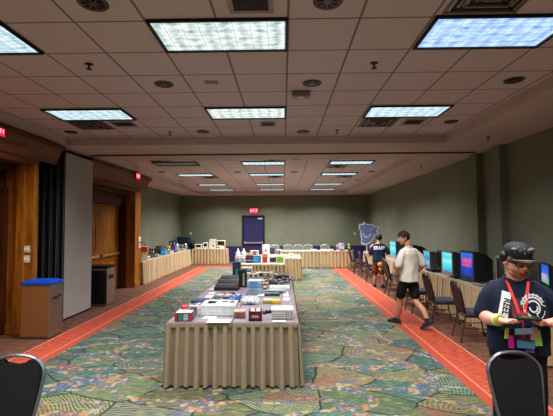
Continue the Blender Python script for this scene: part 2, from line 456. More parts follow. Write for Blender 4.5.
for y, rn in ((-3.65, 'far behind the viewpoint'), (-1.21, 'well behind the viewpoint'), (1.23, 'overhead at the viewpoint'), (3.58, 'nearest visible row'), (6.09, 'second row, before the beam')):
    for cn, x in CX.items():
        lens = LENS_C if cn == 'middle' else (LENS_B if y < 5 and cn == 'right' else LENS_T)
        troffer(x, y, lens, 'lit ceiling troffer in the %s column, %s' % (cn, rn), power=P_NEAR)
for y, rn in ((11.05, 'first row beyond the beam'), (13.52, 'second row beyond the beam'), (16.78, 'third row beyond the beam'), (19.2, 'last row before the far wall')):
    for cn, x in CX.items():
        off = (cn == 'left' and y < 12)
        troffer(x, y, LENS_OFF_GLOW if off else LENS_T, '%s ceiling troffer in the %s column, %s' % ('unlit grey' if off else 'lit', cn, rn), not off, power=P_FAR)

def downlight(px, py, label):
    p = on_z(px, py, ZC)
    t = thing('downlight', label, 'downlight', (p.x, p.y, ZC), 0, 'round recessed downlights')
    b = B(); b.lathe((0, 0, 0), [(.085, -.004), (.11, -.012), (.118, -.006), (.118, 0)], 24); b.build('trim_ring', M('#5a4f4a', .5), t, True)
    b = B()
    b.lathe((0, 0, 0), [(.086, -.006), (.07, -.005)], 24); b.build('reflector', M('#1a1718', .35, .5), t, True)
    b = B()
    for k in range(4):
        a = k*PI/4
        b.box((0, 0, -.009), (.17, .008, .006), rz=a)
    b.build('baffle', M('#8c8a90', .3, .6), t)
for px, py, l in ((93, 3, 'above the top left of the picture'), (328, 1, 'just right of the square return grille overhead'), (164, 84, 'ahead of the middle lit panel on its left side'),
        (312, 83, 'beside the ceiling projector box'), (514, 80, 'behind the bright blue panel at right'), (71, 132, 'by the left soffit near the beam'), (203, 131.5, 'just left of the small middle grille'),
        (303, 131.5, 'right of the small middle grille'), (451, 121.5, 'by the right soffit near the beam'), (227, 159, 'left of the first middle panel beyond the beam'), (237.5, 172, 'left of the second middle panel beyond the beam'),
        (296.7, 159, 'right of the first middle panel beyond the beam'), (294.5, 172, 'right of the second middle panel beyond the beam'), (161.7, 172, 'near the left soffit beyond the beam'), (182, 181, 'deep near the left soffit'),
        (371.6, 171.4, 'near the right soffit beyond the beam'), (358, 180, 'deep near the right soffit')):
    downlight(px, py, 'round recessed downlight ' + l)
def sprinkler(px, py, z, label):
    p = on_z(px, py, z)
    t = thing('ceiling_sprinkler', label, 'sprinkler', (p.x, p.y, z), 0, 'ceiling sprinklers')
    B().lathe((0, 0, 0), [(.03, -.008), (.045, -.003), (.045, 0)], 16).build('escutcheon', M('#4a4340', .4, .5), t, True)
    b = B(); b.lathe((0, 0, 0), [(.028, -.06), (.03, -.055), (.008, -.052), (.01, -.005)], 12); b.build('nozzle', M('#2a2423', .4, .5), t, True)
for px, py, z, l in ((89, 64, ZC, 'on the tiles ahead of the left lit panels'), (374, 63, ZC, 'on the tiles ahead of the right lit panels'), (170, 132, ZC, 'on the tiles by the beam, left of middle'), (337, 130, ZC, 'on the tiles by the beam, right of middle'),
        (488, 137, ZS, 'on the right soffit before the pilasters'), (421, 166, ZS, 'on the right soffit beyond the pilasters')):
    sprinkler(px, py, z, 'small dark sprinkler head ' + l)
GREYM = M('#7d716c', .5); SLOT = M('#2c2523', .6)
def grille(x, y, sx, sy, label, cat='vent grille', nm='return_grille', inner='#4a3f3d'):
    t = thing(nm, label, cat, (x, y, ZC))
    b = B()
    for s_ in (-1, 1): b.box((0, s_*(sy/2-.02), -.006), (sx, .04, .012)); b.box((s_*(sx/2-.02), 0, -.006), (.04, sy-.08, .012))
    b.build('frame', M('#9b8f8a', .6), t)
    b = B(); b.box((0, 0, -.002), (sx-.08, sy-.08, .004)); n = int((sy-.08)/.03)
    for k in range(n): b.box((0, -sy/2+.04+(k+.5)*(sy-.08)/n, -.006), (sx-.08, .012, .006))
    b.build('slats', M(inner, .6), t)
grille(-.25, 2.94, .36, .5, 'square dark return grille before the nearest middle panel')
p = on_z(123.5, 123.7, ZC); grille(p.x, p.y, .40, .34, 'square return grille beside the left angled supply vent')
p = on_z(268, 123.6, ZC); grille(p.x, p.y, .28, .28, 'small square grille under the middle lit panel', inner='#5e5149')
p = on_z(413.5, 121.5, ZC); grille(p.x, p.y, .36, .34, 'square return grille beside the right angled supply vent')
def diffuser(x, y, label, rows=6, s_=.6):
    t = thing('ceiling_vent', label, 'supply vent', (x, y, ZC), 0, 'angled supply vents')
    b = B()
    for k in range(rows):
        a = s_/2 - k*s_/2/rows
        for q in range(4):
            rz = q*PI/2
            c = Vector((0, a-.012, -.008-.004*k)); c.rotate(Matrix.Rotation(rz, 3, 'Z'))
            b.box(c, (2*a, .022, .012), rz=rz, mi=k % 2)
    b.build('louvre', [M('#80736d', .5), SLOT], t)
diffuser(1.62, 2.94, 'angled supply vent before the bright blue panel')
diffuser(-3.31, 6.72, 'angled supply vent behind the left panel near the beam')
diffuser(1.62, 6.72, 'angled supply vent behind the right panel near the beam')
for x, y, l in ((-3.3, 10.4, 'before the unlit left panel beyond the beam'), (1.6, 11.75, 'behind the first right panel beyond the beam'), (2.2, 14.2, 'behind the second right panel beyond the beam'), (-2.6, 14.2, 'behind the second left panel beyond the beam'),
        (-.3, 10.45, 'before the first middle panel beyond the beam'), (-.3, 14.2, 'behind the second middle panel beyond the beam')):
    diffuser(x, y, 'angled supply vent ' + l, 4, .56)
p = on_z(301, 92, ZC)
t = thing('ceiling_sensor', 'boxy white sensor hanging on the ceiling near a downlight', 'sensor', (p.x, p.y, ZC))
B().box((0, 0, -.04), (.24, .14, .07), bev=.02).build('housing', M('#8f837e', .5), t, True)
B().lathe((0, 0, -.074), [(.02, -.01), (.04, 0)], 12).build('sensor_lens', M('#d8d0cc', .3), t, True)
p = on_z(211.5, 82, ZC)
t = thing('ceiling_plate', 'flat pale blank cover plate on a ceiling tile', 'cover plate', (p.x, p.y, ZC))
B().box((0, 0, -.005), (.16, .1, .01), bev=.003).build('plate', M('#8f827c', .6), t)
B().lathe((0, 0, -.012), [(.006, 0), (.008, .004)], 8).build('screw', M('#555', .4, .6) if False else M('#55504d', .4, .6), t)

def text_mesh(body, size, depth=.002, align='CENTER', sub=0, bold=0.0):
    cu = bpy.data.curves.new('lettering', 'FONT'); cu.body = body; cu.size = size; cu.extrude = depth; cu.align_x = align; cu.align_y = 'CENTER'
    cu.offset = bold; cu.resolution_u = 3
    o = bpy.data.objects.new('lettering', cu); COL.objects.link(o)
    bpy.context.view_layer.update()
    me = bpy.data.meshes.new_from_object(o.evaluated_get(bpy.context.evaluated_depsgraph_get()))
    bpy.data.objects.remove(o)
    return me
def text_part(body, size, parent, mat, loc, rot, name='lettering', depth=.002, bold=0.0):
    me = text_mesh(body, size, depth, bold=bold); me.materials.clear(); me.materials.append(mat)
    o = bpy.data.objects.new(name, me); COL.objects.link(o); o.parent = parent; o.location = loc; o.rotation_euler = rot
    return o
EXRED = M('#ff1d4a', .4, emit=1.6, var=.03); EXLET = M('#ffd0d4', .4, emit=1.0, var=.02)
def exit_sign(loc, rz, label, w=.42, h=.24):
    t = thing('exit_sign', label, 'exit sign', loc, rz)
    B().box((0, 0, h/2+.02), (w, .05, h), bev=.01).build('housing', M('#5b5552', .5), t)
    B().box((0, -.027, h/2+.02), (w-.05, .012, h-.05)).build('lit_face', EXRED, t)
    text_part('EXIT', h*.62, t, EXLET, (0, -.035, h/2+.02), (PI/2, 0, 0))
    B().box((0, 0, h+.03), (.12, .04, .03)).build('mount', M('#3c3836', .5), t)
exit_sign((on_y(253.8, 210, YF).x, YF-.035, on_y(253.8, 214.3, YF).z), 0, 'red EXIT sign on the far wall above the navy door', .42, .33)
exit_sign((-4.26, 11.5, 3.22), PI/2, 'red EXIT sign hanging before the cornice over the farther wooden door', .30, .20)
exit_sign((-4.30, 5.85, 3.22), PI/2, 'red EXIT sign hanging before the cornice of the nearer wooden door', .30, .20)
# wall plates
def plate(loc, rz, w, h, label, col='#d9d6cd', nsw=2):
    t = thing('switch_plate', label, 'switch plate', loc, rz)
    B().box((0, -.006, 0), (w, .012, h), bev=.004).build('cover', M(col, .4), t)
    for k in range(nsw): B().box(((k-(nsw-1)/2)*w/max(nsw, 1)*.8, -.014, 0), (.02, .012, h*.4), bev=.002).build('rocker', M('#f0ede4', .4), t)
plate((-4.575, 6.998, 1.485), 0, .17, .12, 'white switch plate on the near wooden jamb, upper one', '#d6cfbd', 3)
plate((-4.575, 6.998, 1.31), 0, .17, .13, 'white switch plate on the near wooden jamb, lower one', '#d6cfbd', 3)
p = on_x(137.2, 240.5, -4.6); plate((-4.588, 12.62, p.z+.03), PI/2, .2, .16, 'white plate on the far wooden pilaster, upper of two', '#e0dcd4', 2)
plate((-4.588, 12.62, p.z-.17), PI/2, .2, .16, 'pinkish plate on the far wooden pilaster, lower of two', '#d8b9b4', 2)
p = on_y(190.7, 233.3, YF); plate((p.x, YF-.002, p.z), 0, .09, .14, 'small white plate on the far wall above the navy bin', '#d9dcd6', 1)
p = on_y(354.7, 233.6, YF); plate((p.x, YF-.002, p.z), 0, .1, .14, 'small yellowish plate on the far wall near the blue emblem', '#c9bf7e', 1)
p = on_y(269, 239.5, YF); plate((p.x, YF-.002, p.z), 0, .12, .1, 'dark alarm pull plate on the far wall beside the navy door', '#4b4f45', 1)
# ------------------------------------------------------------------ operable partition leaves stacked by the near doorway
GREYP = M('#a6a4a1', .7, vs=3, var=.05); PEDGE = M('#17181a', .45); PSEAL = M('#6f6f70', .4)
names = ['grey face turned to the aisle', 'second leaf behind the grey one', 'third leaf behind the grey one', 'fourth leaf behind the grey one', 'fifth leaf, hidden next to the wall side']
for k in range(5):
    x = -4.425 - k*.135
    t = thing('partition_panel', 'tall folding partition leaf stacked on edge, ' + names[k], 'partition panel', (x, 8.48, 0), 0, 'stacked partition leaves')
    B().box((0, 0, 1.71), (.07, 1.16, 3.34)).build('panel', GREYP, t)
    b = B(); b.box((0, -.593, 1.71), (.098, .03, 3.34), bev=.006); b.build('edge_trim', PEDGE, t)
    b = B(); b.box((.035, -.612, 1.71), (.012, .012, 3.3)); b.build('seal_strip', PSEAL, t)
    b = B(); b.box((0, -.3, 3.415), (.03, .1, .07)); b.box((0, .3, 3.415), (.03, .1, .07)); b.build('trolley', M('#3a3836', .4, .6), t)
    b = B(); b.box((0, 0, .02), (.06, 1.1, .04)); b.build('bottom_seal', PEDGE, t)

# ------------------------------------------------------------------ waste bins
def mat_perf(c1, c2, dot):
    s = NT('perforated_metal'); v = s.coord()
    sep = s.n('ShaderNodeSeparateXYZ'); s.l(v, sep.inputs[0])
    a = s.math('FRACT', s.math('MULTIPLY', s.math('ADD', sep.outputs[0], sep.outputs[1]), 32)); c = s.math('FRACT', s.math('MULTIPLY', sep.outputs[2], 32))
    d = s.math('ADD', s.math('POWER', s.math('SUBTRACT', a, .5), 2), s.math('POWER', s.math('SUBTRACT', c, .5), 2))
    m = s.math('LESS_THAN', d, .06)
    f, _ = s.noise(v, 2.0, 2)
    s.base(s.mix(s.math('MULTIPLY', m, .8), s.mix(f, srgb(c1), srgb(c2)), srgb(dot))); s.rough(.42); s.b.inputs['Metallic'].default_value = .55
    return s.m
def bin_(loc, w, d, h, label, body, front, top, nm, mark=True):
    t = thing(nm, label, 'waste bin', loc)
    B().box((0, 0, h/2-.02), (w, d, h-.06), bev=.012).build('body', body, t)
    b = B(); b.box((0, -d/2-.004, h/2-.03), (w-.03, .012, h-.14), bev=.004); b.build('front_panel', front, t)
    b = B(); b.box((0, 0, h-.035), (w+.015, d+.015, .05), bev=.012); b.box((0, 0, h-.004), (w*.85, d*.8, .03), bev=.01); b.build('lid', top, t)
    b = B(); b.box((0, 0, .012), (w-.04, d-.04, .024)); b.build('plinth', M('#1c1a18'), t)
    b = B()
    if mark:
        for k in range(5): b.box((w/2+.006, -d*.28+k*d*.13, h*.69+.012*math.sin(k*2.1)+.02*k/5), (.004, d*.09, .04), rot=Matrix.Rotation(.5*(k % 3-1), 4, 'X'))
    else: b.box((w/2+.01, 0, h*.72), (.03, d*.45, .03), bev=.008); b.box((w/2+.006, 0, h*.72), (.006, d*.55, .1))
    b.build('side_mark' if mark else 'side_handle', M('#2b2624', .5), t)
    return t
bin_((-4.18, 6.88, 0), .50, .40, .96, 'square recycling bin with perforated tan front and blue lid', M('#7d6d62', .45, .4), mat_perf('#b58d63', '#a88058', '#5e4630'), M('#0f55c8', .4), 'recycling_bin')
t = bin_((-4.46, 9.68, 0), .52, .45, .93, 'square waste bin with ribbed black front and brushed side by far doorway', M('#8c837a', .4, .5), M('#141414', .35), M('#161618', .3), 'waste_bin', False)
b = B()
for k in range(6): b.box((-.2+k*.08, -.24, .44), (.03, .02, .78), bev=.004)
b.build('rib', M('#26262a', .3), t)

# ------------------------------------------------------------------ skirted tables
def mat_cloth(c1, c2):
    s = NT('skirt_cloth'); v = s.coord()
    f, _ = s.noise(v, 2.5, 3); g, _ = s.noise(s.mapping(v, sc=(1, 1, .2)), 60, 2)
    s.base(s.mix(s.math('MULTIPLY', g, .3), s.mix(f, srgb(c1), srgb(c2)), srgb('#5d5040'))); s.rough(.8)
    s.b.inputs['Sheen Weight'].default_value = .2; return s.m
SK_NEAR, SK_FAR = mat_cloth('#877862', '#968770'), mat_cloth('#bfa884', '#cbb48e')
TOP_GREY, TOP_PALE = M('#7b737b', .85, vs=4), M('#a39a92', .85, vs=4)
TH = .752
def skirt_side(b, p0, p1, nrm, z1=.735, amp=.042, per=.115, flare=.03, ph=0.0, e0=True, e1=True):
    p0, p1, nrm = Vector(p0), Vector(p1), Vector(nrm)
    L = (p1-p0).length; npl = max(2, round(L/per)); nu = npl*14
    rr = random.Random(int(L*1000)+npl)
    jit = [rr.uniform(.6, 1.25) for _ in range(npl+2)]; ph2 = [rr.uniform(-.5, .5) for _ in range(npl+2)]
    def fn(u, v):
        x = u*npl; k = int(min(x, npl-1e-6)); 
        w = math.tanh(4.5*math.sin(2*PI*x + ph + ph2[k]*math.sin(PI*(x-k))))
        dn = 1-v
        o = amp*(.75+.35*dn)*jit[k]*w + flare*dn + .004
        z = .018 + .012*math.sin(2*PI*x*.5+1) + v*(z1-.018-.012)
        e = min(u, 1-u)*L
        side = (u-.5)*2*flare*.6*dn*(1 if (e0 if u < .5 else e1) else 0)
        return p0 + (p1-p0)*u + (p1-p0).normalized()*side + nrm*o + Vector((0, 0, z))
    b.grid(fn, nu, 6)
def table(x0, x1, y0, y1, label, sides, skm, topm, group=None, per=.115):
    """sides: string of n(ear -y) f(ar +y) l(eft -x) r(ight +x) that carry a skirt"""
    cx, cy = (x0+x1)/2, (y0+y1)/2; hx, hy = (x1-x0)/2, (y1-y0)/2
    t = thing('skirted_table', label, 'table', (cx, cy, 0), 0, group)
    b = B(); b.box((0, 0, TH-.02), (2*hx-.004, 2*hy-.004, .035), bev=.006); b.build('tabletop', topm, t)
    b = B()
    if 'n' in sides: skirt_side(b, (-hx, -hy, 0), (hx, -hy, 0), (0, -1, 0), per=per, e0='l' in sides, e1='r' in sides)
    if 'f' in sides: skirt_side(b, (hx, hy, 0), (-hx, hy, 0), (0, 1, 0), per=per, e0='r' in sides, e1='l' in sides)
    if 'l' in sides: skirt_side(b, (-hx, hy, 0), (-hx, -hy, 0), (-1, 0, 0), per=per, e0='f' in sides, e1='n' in sides)
    if 'r' in sides: skirt_side(b, (hx, -hy, 0), (hx, hy, 0), (1, 0, 0), per=per, e0='n' in sides, e1='f' in sides)
    b.build('skirt', skm, t, 'all')
    b = B()
    for s_, a_, bb in (('n', (0, -hy-.004), (2*hx-.004, .012)), ('f', (0, hy+.004), (2*hx-.004, .012)), ('l', (-hx-.004, 0), (.012, 2*hy)), ('r', (hx+.004, 0), (.012, 2*hy))):
        if s_ in sides: b.box((a_[0], a_[1], .715), (bb[0], bb[1], .05), bev=.003)
    b.build('skirt_band', skm, t)
    for sx in (-1, 1):
        for sy in (-1, 1):
            B().tube([(sx*(hx-.12), sy*(hy-.12), 0), (sx*(hx-.12), sy*(hy-.12), TH-.04)], .014).build('leg', M('#55504a', .4, .5), t)
    return t
IX0, IXM, IX1, IY0, IYM, IY1 = -1.38, -.61, .155, 4.71, 6.96, 9.27
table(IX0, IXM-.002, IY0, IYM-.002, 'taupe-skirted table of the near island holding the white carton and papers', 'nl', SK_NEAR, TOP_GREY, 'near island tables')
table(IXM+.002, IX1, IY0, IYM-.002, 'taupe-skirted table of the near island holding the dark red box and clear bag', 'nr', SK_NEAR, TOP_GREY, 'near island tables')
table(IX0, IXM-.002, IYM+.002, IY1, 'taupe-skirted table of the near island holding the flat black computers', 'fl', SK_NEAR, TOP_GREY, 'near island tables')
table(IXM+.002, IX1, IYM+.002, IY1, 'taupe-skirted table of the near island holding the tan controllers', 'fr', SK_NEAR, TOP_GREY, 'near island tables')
table(-1.45, .02, 11.75, 13.65, 'beige-skirted table behind the near island holding colourful boxes', 'nlr', SK_FAR, TOP_PALE, 'second island tables')
table(-1.30, .60, 13.8, 15.6, 'beige-skirted table at the back of the second island holding the cream hat', 'nlrf', SK_FAR, TOP_PALE, 'second island tables')
LXF, LXB = -4.53, -5.27
for k, (y0, y1, l) in enumerate(((12.75, 14.95, 'nearest the wooden doorway with colourful bag'), (14.96, 17.16, 'between the other two along the left wall'), (17.17, 19.35, 'last along the left wall before the corner'))):
    table(LXB, LXF, y0, y1, 'beige-skirted table against the left wall, ' + l, 'rn' if k == 0 else 'r', SK_FAR, TOP_PALE, 'left wall tables', per=.15)
table(-4.52, -2.82, 19.55, 20.25, 'beige-skirted table along the far wall holding old white computers', 'nr', SK_FAR, TOP_PALE, None, per=.15)
for k, (x0, x1, l) in enumerate(((-.12, 1.45, 'nearer the navy door'), (1.455, 3.02, 'nearer the blue emblem'))):
    table(x0, x1, 17.7, 18.45, 'long beige-skirted table before the far wall, ' + l, 'nl' if k == 0 else 'nr', SK_FAR, TOP_PALE, 'far tables', per=.15)
RXF, RXB = 3.52, 4.24
ry = [4.7, 6.9, 9.1, 11.3, 13.5, 15.7, 17.6]
rl = ['nearest the viewer under the small lit screen', 'under the blue and magenta television', 'under the cyan television', 'behind the walking man', 'behind the staff shirt', 'under the blue emblem']
for k in range(6):
    table(RXF, RXB, ry[k]+.003, ry[k+1]-.003, 'beige-skirted table against the right wall, ' + rl[k], 'l' + ('n' if k == 0 else ''), SK_FAR, TOP_PALE, 'right wall tables', per=.15)

# ------------------------------------------------------------------ banquet chairs
def arc(pts, n=6):
    """Catmull-Rom through pts"""
    P = [Vector(p) for p in pts]; out = []
    for i in range(len(P)-1):
        a, b_, c, d = P[max(i-1, 0)], P[i], P[i+1], P[min(i+2, len(P)-1)]
        for k in range(n):
            t = k/n
            out.append(.5*((2*b_) + (c-a)*t + (2*a-5*b_+4*c-d)*t*t + (3*b_-a-3*c+d)*t**3))
    out.append(P[-1]); return out
def chair(label, loc, rz, fab_back, fab_seat, frame, group, back_w=.20, nm='banquet_chair'):
    """faces local +Y; origin on the floor under the seat"""
    t = thing(nm, label, 'chair', loc, rz, group)
    lean = math.radians(13)
    y0, z0 = -.20, .46
    bm_ = Matrix.Translation((0, y0, z0)) @ Matrix.Rotation(lean, 4, 'X') @ Matrix(((1, 0, 0, 0), (0, 0, -1, 0), (0, 1, 0, 0), (0, 0, 0, 1)))
    # local (u,v,w): u sideways, v up the back, w to the rear (towards -y)
    def P(u, v, w_=0): return bm_ @ Vector((u, v, w_))
    # pad outline, narrower at the waist, dip at the top centre for the hand hole
    half = [(0, .02), (back_w-.045, .02), (back_w-.035, .06), (back_w-.02, .2), (back_w-.008, .33), (back_w-.008, .39), (back_w-.052, .445), (.105, .468), (.085, .462), (.055, .432), (0, .424)]
    poly = half + [(-u, v) for u, v in half[-2:0:-1]]
    m = bm_ @ Matrix.Translation((0, 0, -.022))
    B().prism(poly, m, .044, 0, .012).build('backrest', fab_back, t, True)
    pts = arc([(back_w-.05, -.02), (back_w-.022, .12), (back_w+.004, .32), (back_w, .40), (back_w-.045, .455), (.09, .485), (0, .495), (-.09, .485), (-back_w+.045, .455), (-back_w, .40), (-back_w-.004, .32), (-back_w+.022, .12), (-back_w+.05, -.02)], 5)
    B().tube([P(q.x, q.y) for q in [Vector((a.x, a.y, 0)) for a in [Vector((p_[0], p_[1], 0)) for p_ in pts]]], .0125, 8, flat=1.3).build('back_frame', frame, t, True)
    b = B(); b.prism([(-.21, -.20), (.21, -.20), (.225, .12), (.20, .21), (.1, .235), (-.1, .235), (-.20, .21), (-.225, .12)], Matrix.Translation((0, 0, .415)), .06, 0, .02)
    b.build('seat', fab_seat, t, True)
    b = B(); b.tube([(-.2, -.2, .405), (.2, -.2, .405), (.21, .2, .405), (-.21, .2, .405)], .011, 8, closed=True); b.build('seat_frame', frame, t, True)
    for sx in (-1, 1):
        b = B(); b.tube(arc([(sx*.15, -.195, .46), (sx*.17, -.20, .40), (sx*.19, -.245, .2), (sx*.20, -.285, .012)], 4), .0115, 8); b.lathe((sx*.20, -.285, 0), [(.015, 0), (.013, .02)], 10); b.build('leg', frame, t, True)
        b = B(); b.tube(arc([(sx*.20, .12, .405), (sx*.205, .17, .38), (sx*.205, .20, .2), (sx*.21, .235, .012)], 4), .0115, 8); b.lathe((sx*.21, .235, 0), [(.015, 0), (.013, .02)], 10); b.build('leg', frame, t, True)
    b = B()
    for sx in (-1, 1): b.tube([(sx*.19, -.24, .22), (sx*.206, .198, .22)], .008, 6)
    b.tube([(-.19, -.24, .22), (.19, -.24, .22)], .008, 6); b.build('stretcher', frame, t, True)
    return t
BLK, FR_GREY = M('#0c0b10', .75, vs=30), M('#6d6f76', .3, .5)
FR_BROWN = M('#4a3a33', .4, .4)
chair('black padded banquet chair with grey frame, cut off at the lower left corner', (-1.94, 2.61, 0), math.radians(180), BLK, BLK, FR_GREY, None)
chair('black padded banquet chair with grey frame in front of the man in cap', (1.68, 2.69, 0), math.radians(182), M('#0e0e13', .7, vs=30), BLK, FR_GREY, None, .186)
BURG, SEATB = M('#4b343a', .8, vs=40), M('#4c4d5c', .8, vs=40)
spots = [(3.02, 7.72, 'just right of the walking man, empty'), (3.12, 6.66, 'nearest the man in cap'), (2.98, 8.78, 'behind the walking man'),
         (3.02, 9.75, 'second one beyond the walking man'), (3.02, 10.8, 'right beside the staff shirt, near the walking man'), (3.16, 11.55, 'beside the legs of the person in staff shirt'),
         (3.0, 13.3, 'just beyond the person in staff shirt'), (3.0, 14.4, 'third from the far end of the aisle row'), (2.98, 15.5, 'second from the far end of the aisle row'), (2.98, 16.5, 'last of the aisle row by the far tables')]
c0 = None
for x, y, l in spots:
    lab = 'burgundy banquet chair in the right aisle, ' + l
    rz = -PI/2 + R.uniform(-.12, .16)
    if c0 is None: c0 = chair(lab, (x, y, 0), rz, BURG, SEATB, FR_BROWN, 'chairs along the right wall tables')
    else: dup(c0, (x, y, 0), rz, lab)
GB, FRL = M('#6b7468', .8, vs=40), M('#bfbcb8', .35, .5)
c1 = None
fx = [(274.5, 'nearest the navy door'), (288, 'second from the navy door'), (298.2, 'third from the navy door'), (308.4, 'fourth from the navy door'), (326, 'fifth from the navy door'), (341, 'nearest the right corner')]
for px, l in fx:
    p = on_y(px, 247, 18.95)
    lab = 'grey-green banquet chair with pale rim behind the far tables, ' + l
    if c1 is None: c1 = chair(lab, (p.x, 18.95, 0), PI, GB, GB, FRL, 'chairs behind the far tables', .215)
    else: dup(c1, (p.x, 18.95, 0), PI + R.uniform(-.05, .05), lab)

# ------------------------------------------------------------------ televisions on the right wall tables
def mat_screen(name, stops, block=None, e=1.3, axis=2):
    s = NT(name); v = s.coord('Generated')
    sep = s.n('ShaderNodeSeparateXYZ'); s.l(v, sep.inputs[0])
    f, _ = s.noise(s.mapping(v, sc=(1, 3, 9)), 2.2, 2)
    k = s.math('ADD', sep.outputs[axis], s.math('MULTIPLY', s.math('SUBTRACT', f, .5), .25))
    col = s.ramp(k, stops)
    if block:
        (u0, u1, w0, w1), c, c2 = block
        def band(x, a, b_): return s.math('MULTIPLY', s.math('GREATER_THAN', x, a), s.math('LESS_THAN', x, b_))
        m = s.math('MULTIPLY', band(sep.outputs[1], u0, u1), band(sep.outputs[2], w0, w1))
        g, _ = s.noise(s.mapping(v, sc=(1, 9, 7)), 2.5, 1)
        col = s.mix(m, col, s.mix(s.math('GREATER_THAN', g, .55), srgb(c), srgb(c2)))
    s.base(srgb('#050505')); s.l(col, s.b.inputs['Emission Color']); s.b.inputs['Emission Strength'].default_value = e; s.rough(.2)
    return s.m
SCR_MAG = mat_screen('screen_magenta', [(0, srgb('#0d3f96')), (.3, srgb('#1450c8')), (.6, srgb('#1858d8')), (1, srgb('#2f7cea'))], ((.12, .88, .42, .78), '#c23a9a', '#ea7fc0'), .8)
SCR_CYAN = mat_screen('screen_cyan', [(0, srgb('#39a8c8')), (.4, srgb('#57e0e8')), (.55, srgb('#9adff0')), (.75, srgb('#3fd0d8')), (1, srgb('#7af0ee'))], None, .95)
SCR_BLUE = mat_screen('screen_blue', [(0, srgb('#7a86d8')), (.35, srgb('#45c8e8')), (.6, srgb('#2f9be0')), (1, srgb('#57d6ea'))], ((.1, .6, .1, .4), '#7fd8ea', '#b07fc8'), .85)
SCR_GAME = mat_screen('screen_game', [(0, srgb('#5ab86a')), (.25, srgb('#5fb8ea')), (.6, srgb('#2a70d8')), (1, srgb('#1c50c8'))], ((.3, .9, .15, .5), '#e87f6a', '#9fd8ea'), .9)
SCR_DARK = M('#16171a', .25)
def crt(loc, rz, w, h, dep, label, scr, cas='#2b2a30', group='tube televisions on the right tables'):
    """screen towards local -X"""
    t = thing('tube_television', label, 'television', loc, rz, group)
    c = M(cas, .45, vs=30)
    b = B(); b.box((.03, 0, h/2), (.10, w, h), bev=.012)
    # tapered rear of the cabinet
    vs = []
    for x, sw, z0, z1 in ((.08, w*.48, .015, h*.97), (dep*.55, w*.44, .02, h*.92), (dep, w*.30, .05, h*.72)):
        vs.append([b.bm.verts.new((x, sy*sw, z)) for sy, z in ((-1, z0), (1, z0), (1, z1), (-1, z1))])
    for a, d in zip(vs, vs[1:]):
        for k in range(4): b.bm.faces.new((a[k], a[(k+1) % 4], d[(k+1) % 4], d[k]))
    b.bm.faces.new(vs[-1]); b.bm.faces.new(vs[0][::-1])
    b.build('cabinet', c, t)
    fx0 = -.022; b = B(); bw = .035; zb = h*.16
    b.box((fx0+.003, 0, h-bw/2), (.014, w-.01, bw)); b.box((fx0+.003, 0, zb/2), (.016, w-.01, zb))
    for sy in (-1, 1): b.box((fx0+.003, sy*(w/2-bw/2-.004), h/2), (.014, bw, h-.02))
    b.build('bezel', M('#3b3b43', .4) if cas == '#2b2a30' else M('#96948f', .45), t)
    b = B(); sh = h-bw-zb; sw = w-2*bw
    b.grid(lambda u, v: Vector((-.021-.012*(1-(2*u-1)**2)*(1-(2*v-1)**2), (u-.5)*sw, zb+v*sh)), 8, 8); b.build('screen', scr, t, 'all')
    b = B()
    for k in range(4): b.box((-.03, w*.1+k*.025, zb*.5), (.01, .015, .012))
    b.build('button', M('#8a8890', .4), t)
    B().box((.1, 0, .005), (.2, w*.8, .012)).build('foot', M('#111', .6) if False else M('#111113', .6), t)
    return t
crt((3.66, 8.02, TH), .10, .50, .60, .42, 'black tube television with blue screen and magenta title', SCR_MAG)
crt((3.70, 9.08, TH), .05, .54, .53, .36, 'dark grey tube television with bright cyan screen', SCR_CYAN, '#47474d')
crt((3.70, 10.35, TH), .02, .44, .46, .36, 'tube television with pale frame and blue screen behind walking man', SCR_BLUE, '#7a7688')
crt((3.80, 9.72, TH), .02, .42, .50, .40, 'black tube television with dark screen between the blue and cyan screens', SCR_DARK)
crt((3.74, 6.93, TH), -.15, .44, .58, .38, 'grey tube television half hidden behind the man in cap', SCR_DARK, '#a3a19c')
crt((3.72, 6.02, TH), -.20, .48, .56, .44, 'black tube television behind the shoulder of the man in cap', SCR_DARK)
crt((3.72, 13.6, TH), .0, .74, .58, .42, 'tube television with cyan picture seen between the two standing people', SCR_CYAN, '#3a4452')
crt((3.74, 11.75, TH), .0, .5, .55, .42, 'black tube television hidden behind the walking man', SCR_DARK)
t = thing('flat_monitor', 'small lit flat monitor with blue game picture at right', 'monitor', (3.60, 5.58, TH), -.35)
B().box((.012, 0, .44), (.03, .40, .30), bev=.006).build('housing', M('#1d1d22', .4), t)
B().box((-.005, 0, .445), (.004, .36, .25)).build('screen', SCR_GAME, t)
b = B(); b.box((.03, 0, .16), (.02, .06, .32)); b.box((.03, 0, .008), (.16, .22, .016), bev=.004); b.build('stand', M('#1d1d22', .4), t)
t = thing('sign_card', 'white card propped behind the lit flat monitor', 'sign', (4.12, 5.30, TH), -.4)
B().box((0, 0, .36), (.01, .30, .70)).build('card', M('#d8dad8', .7), t)
B().box((.06, 0, .15), (.12, .03, .3)).build('prop', M('#b8b8b4', .7), t)
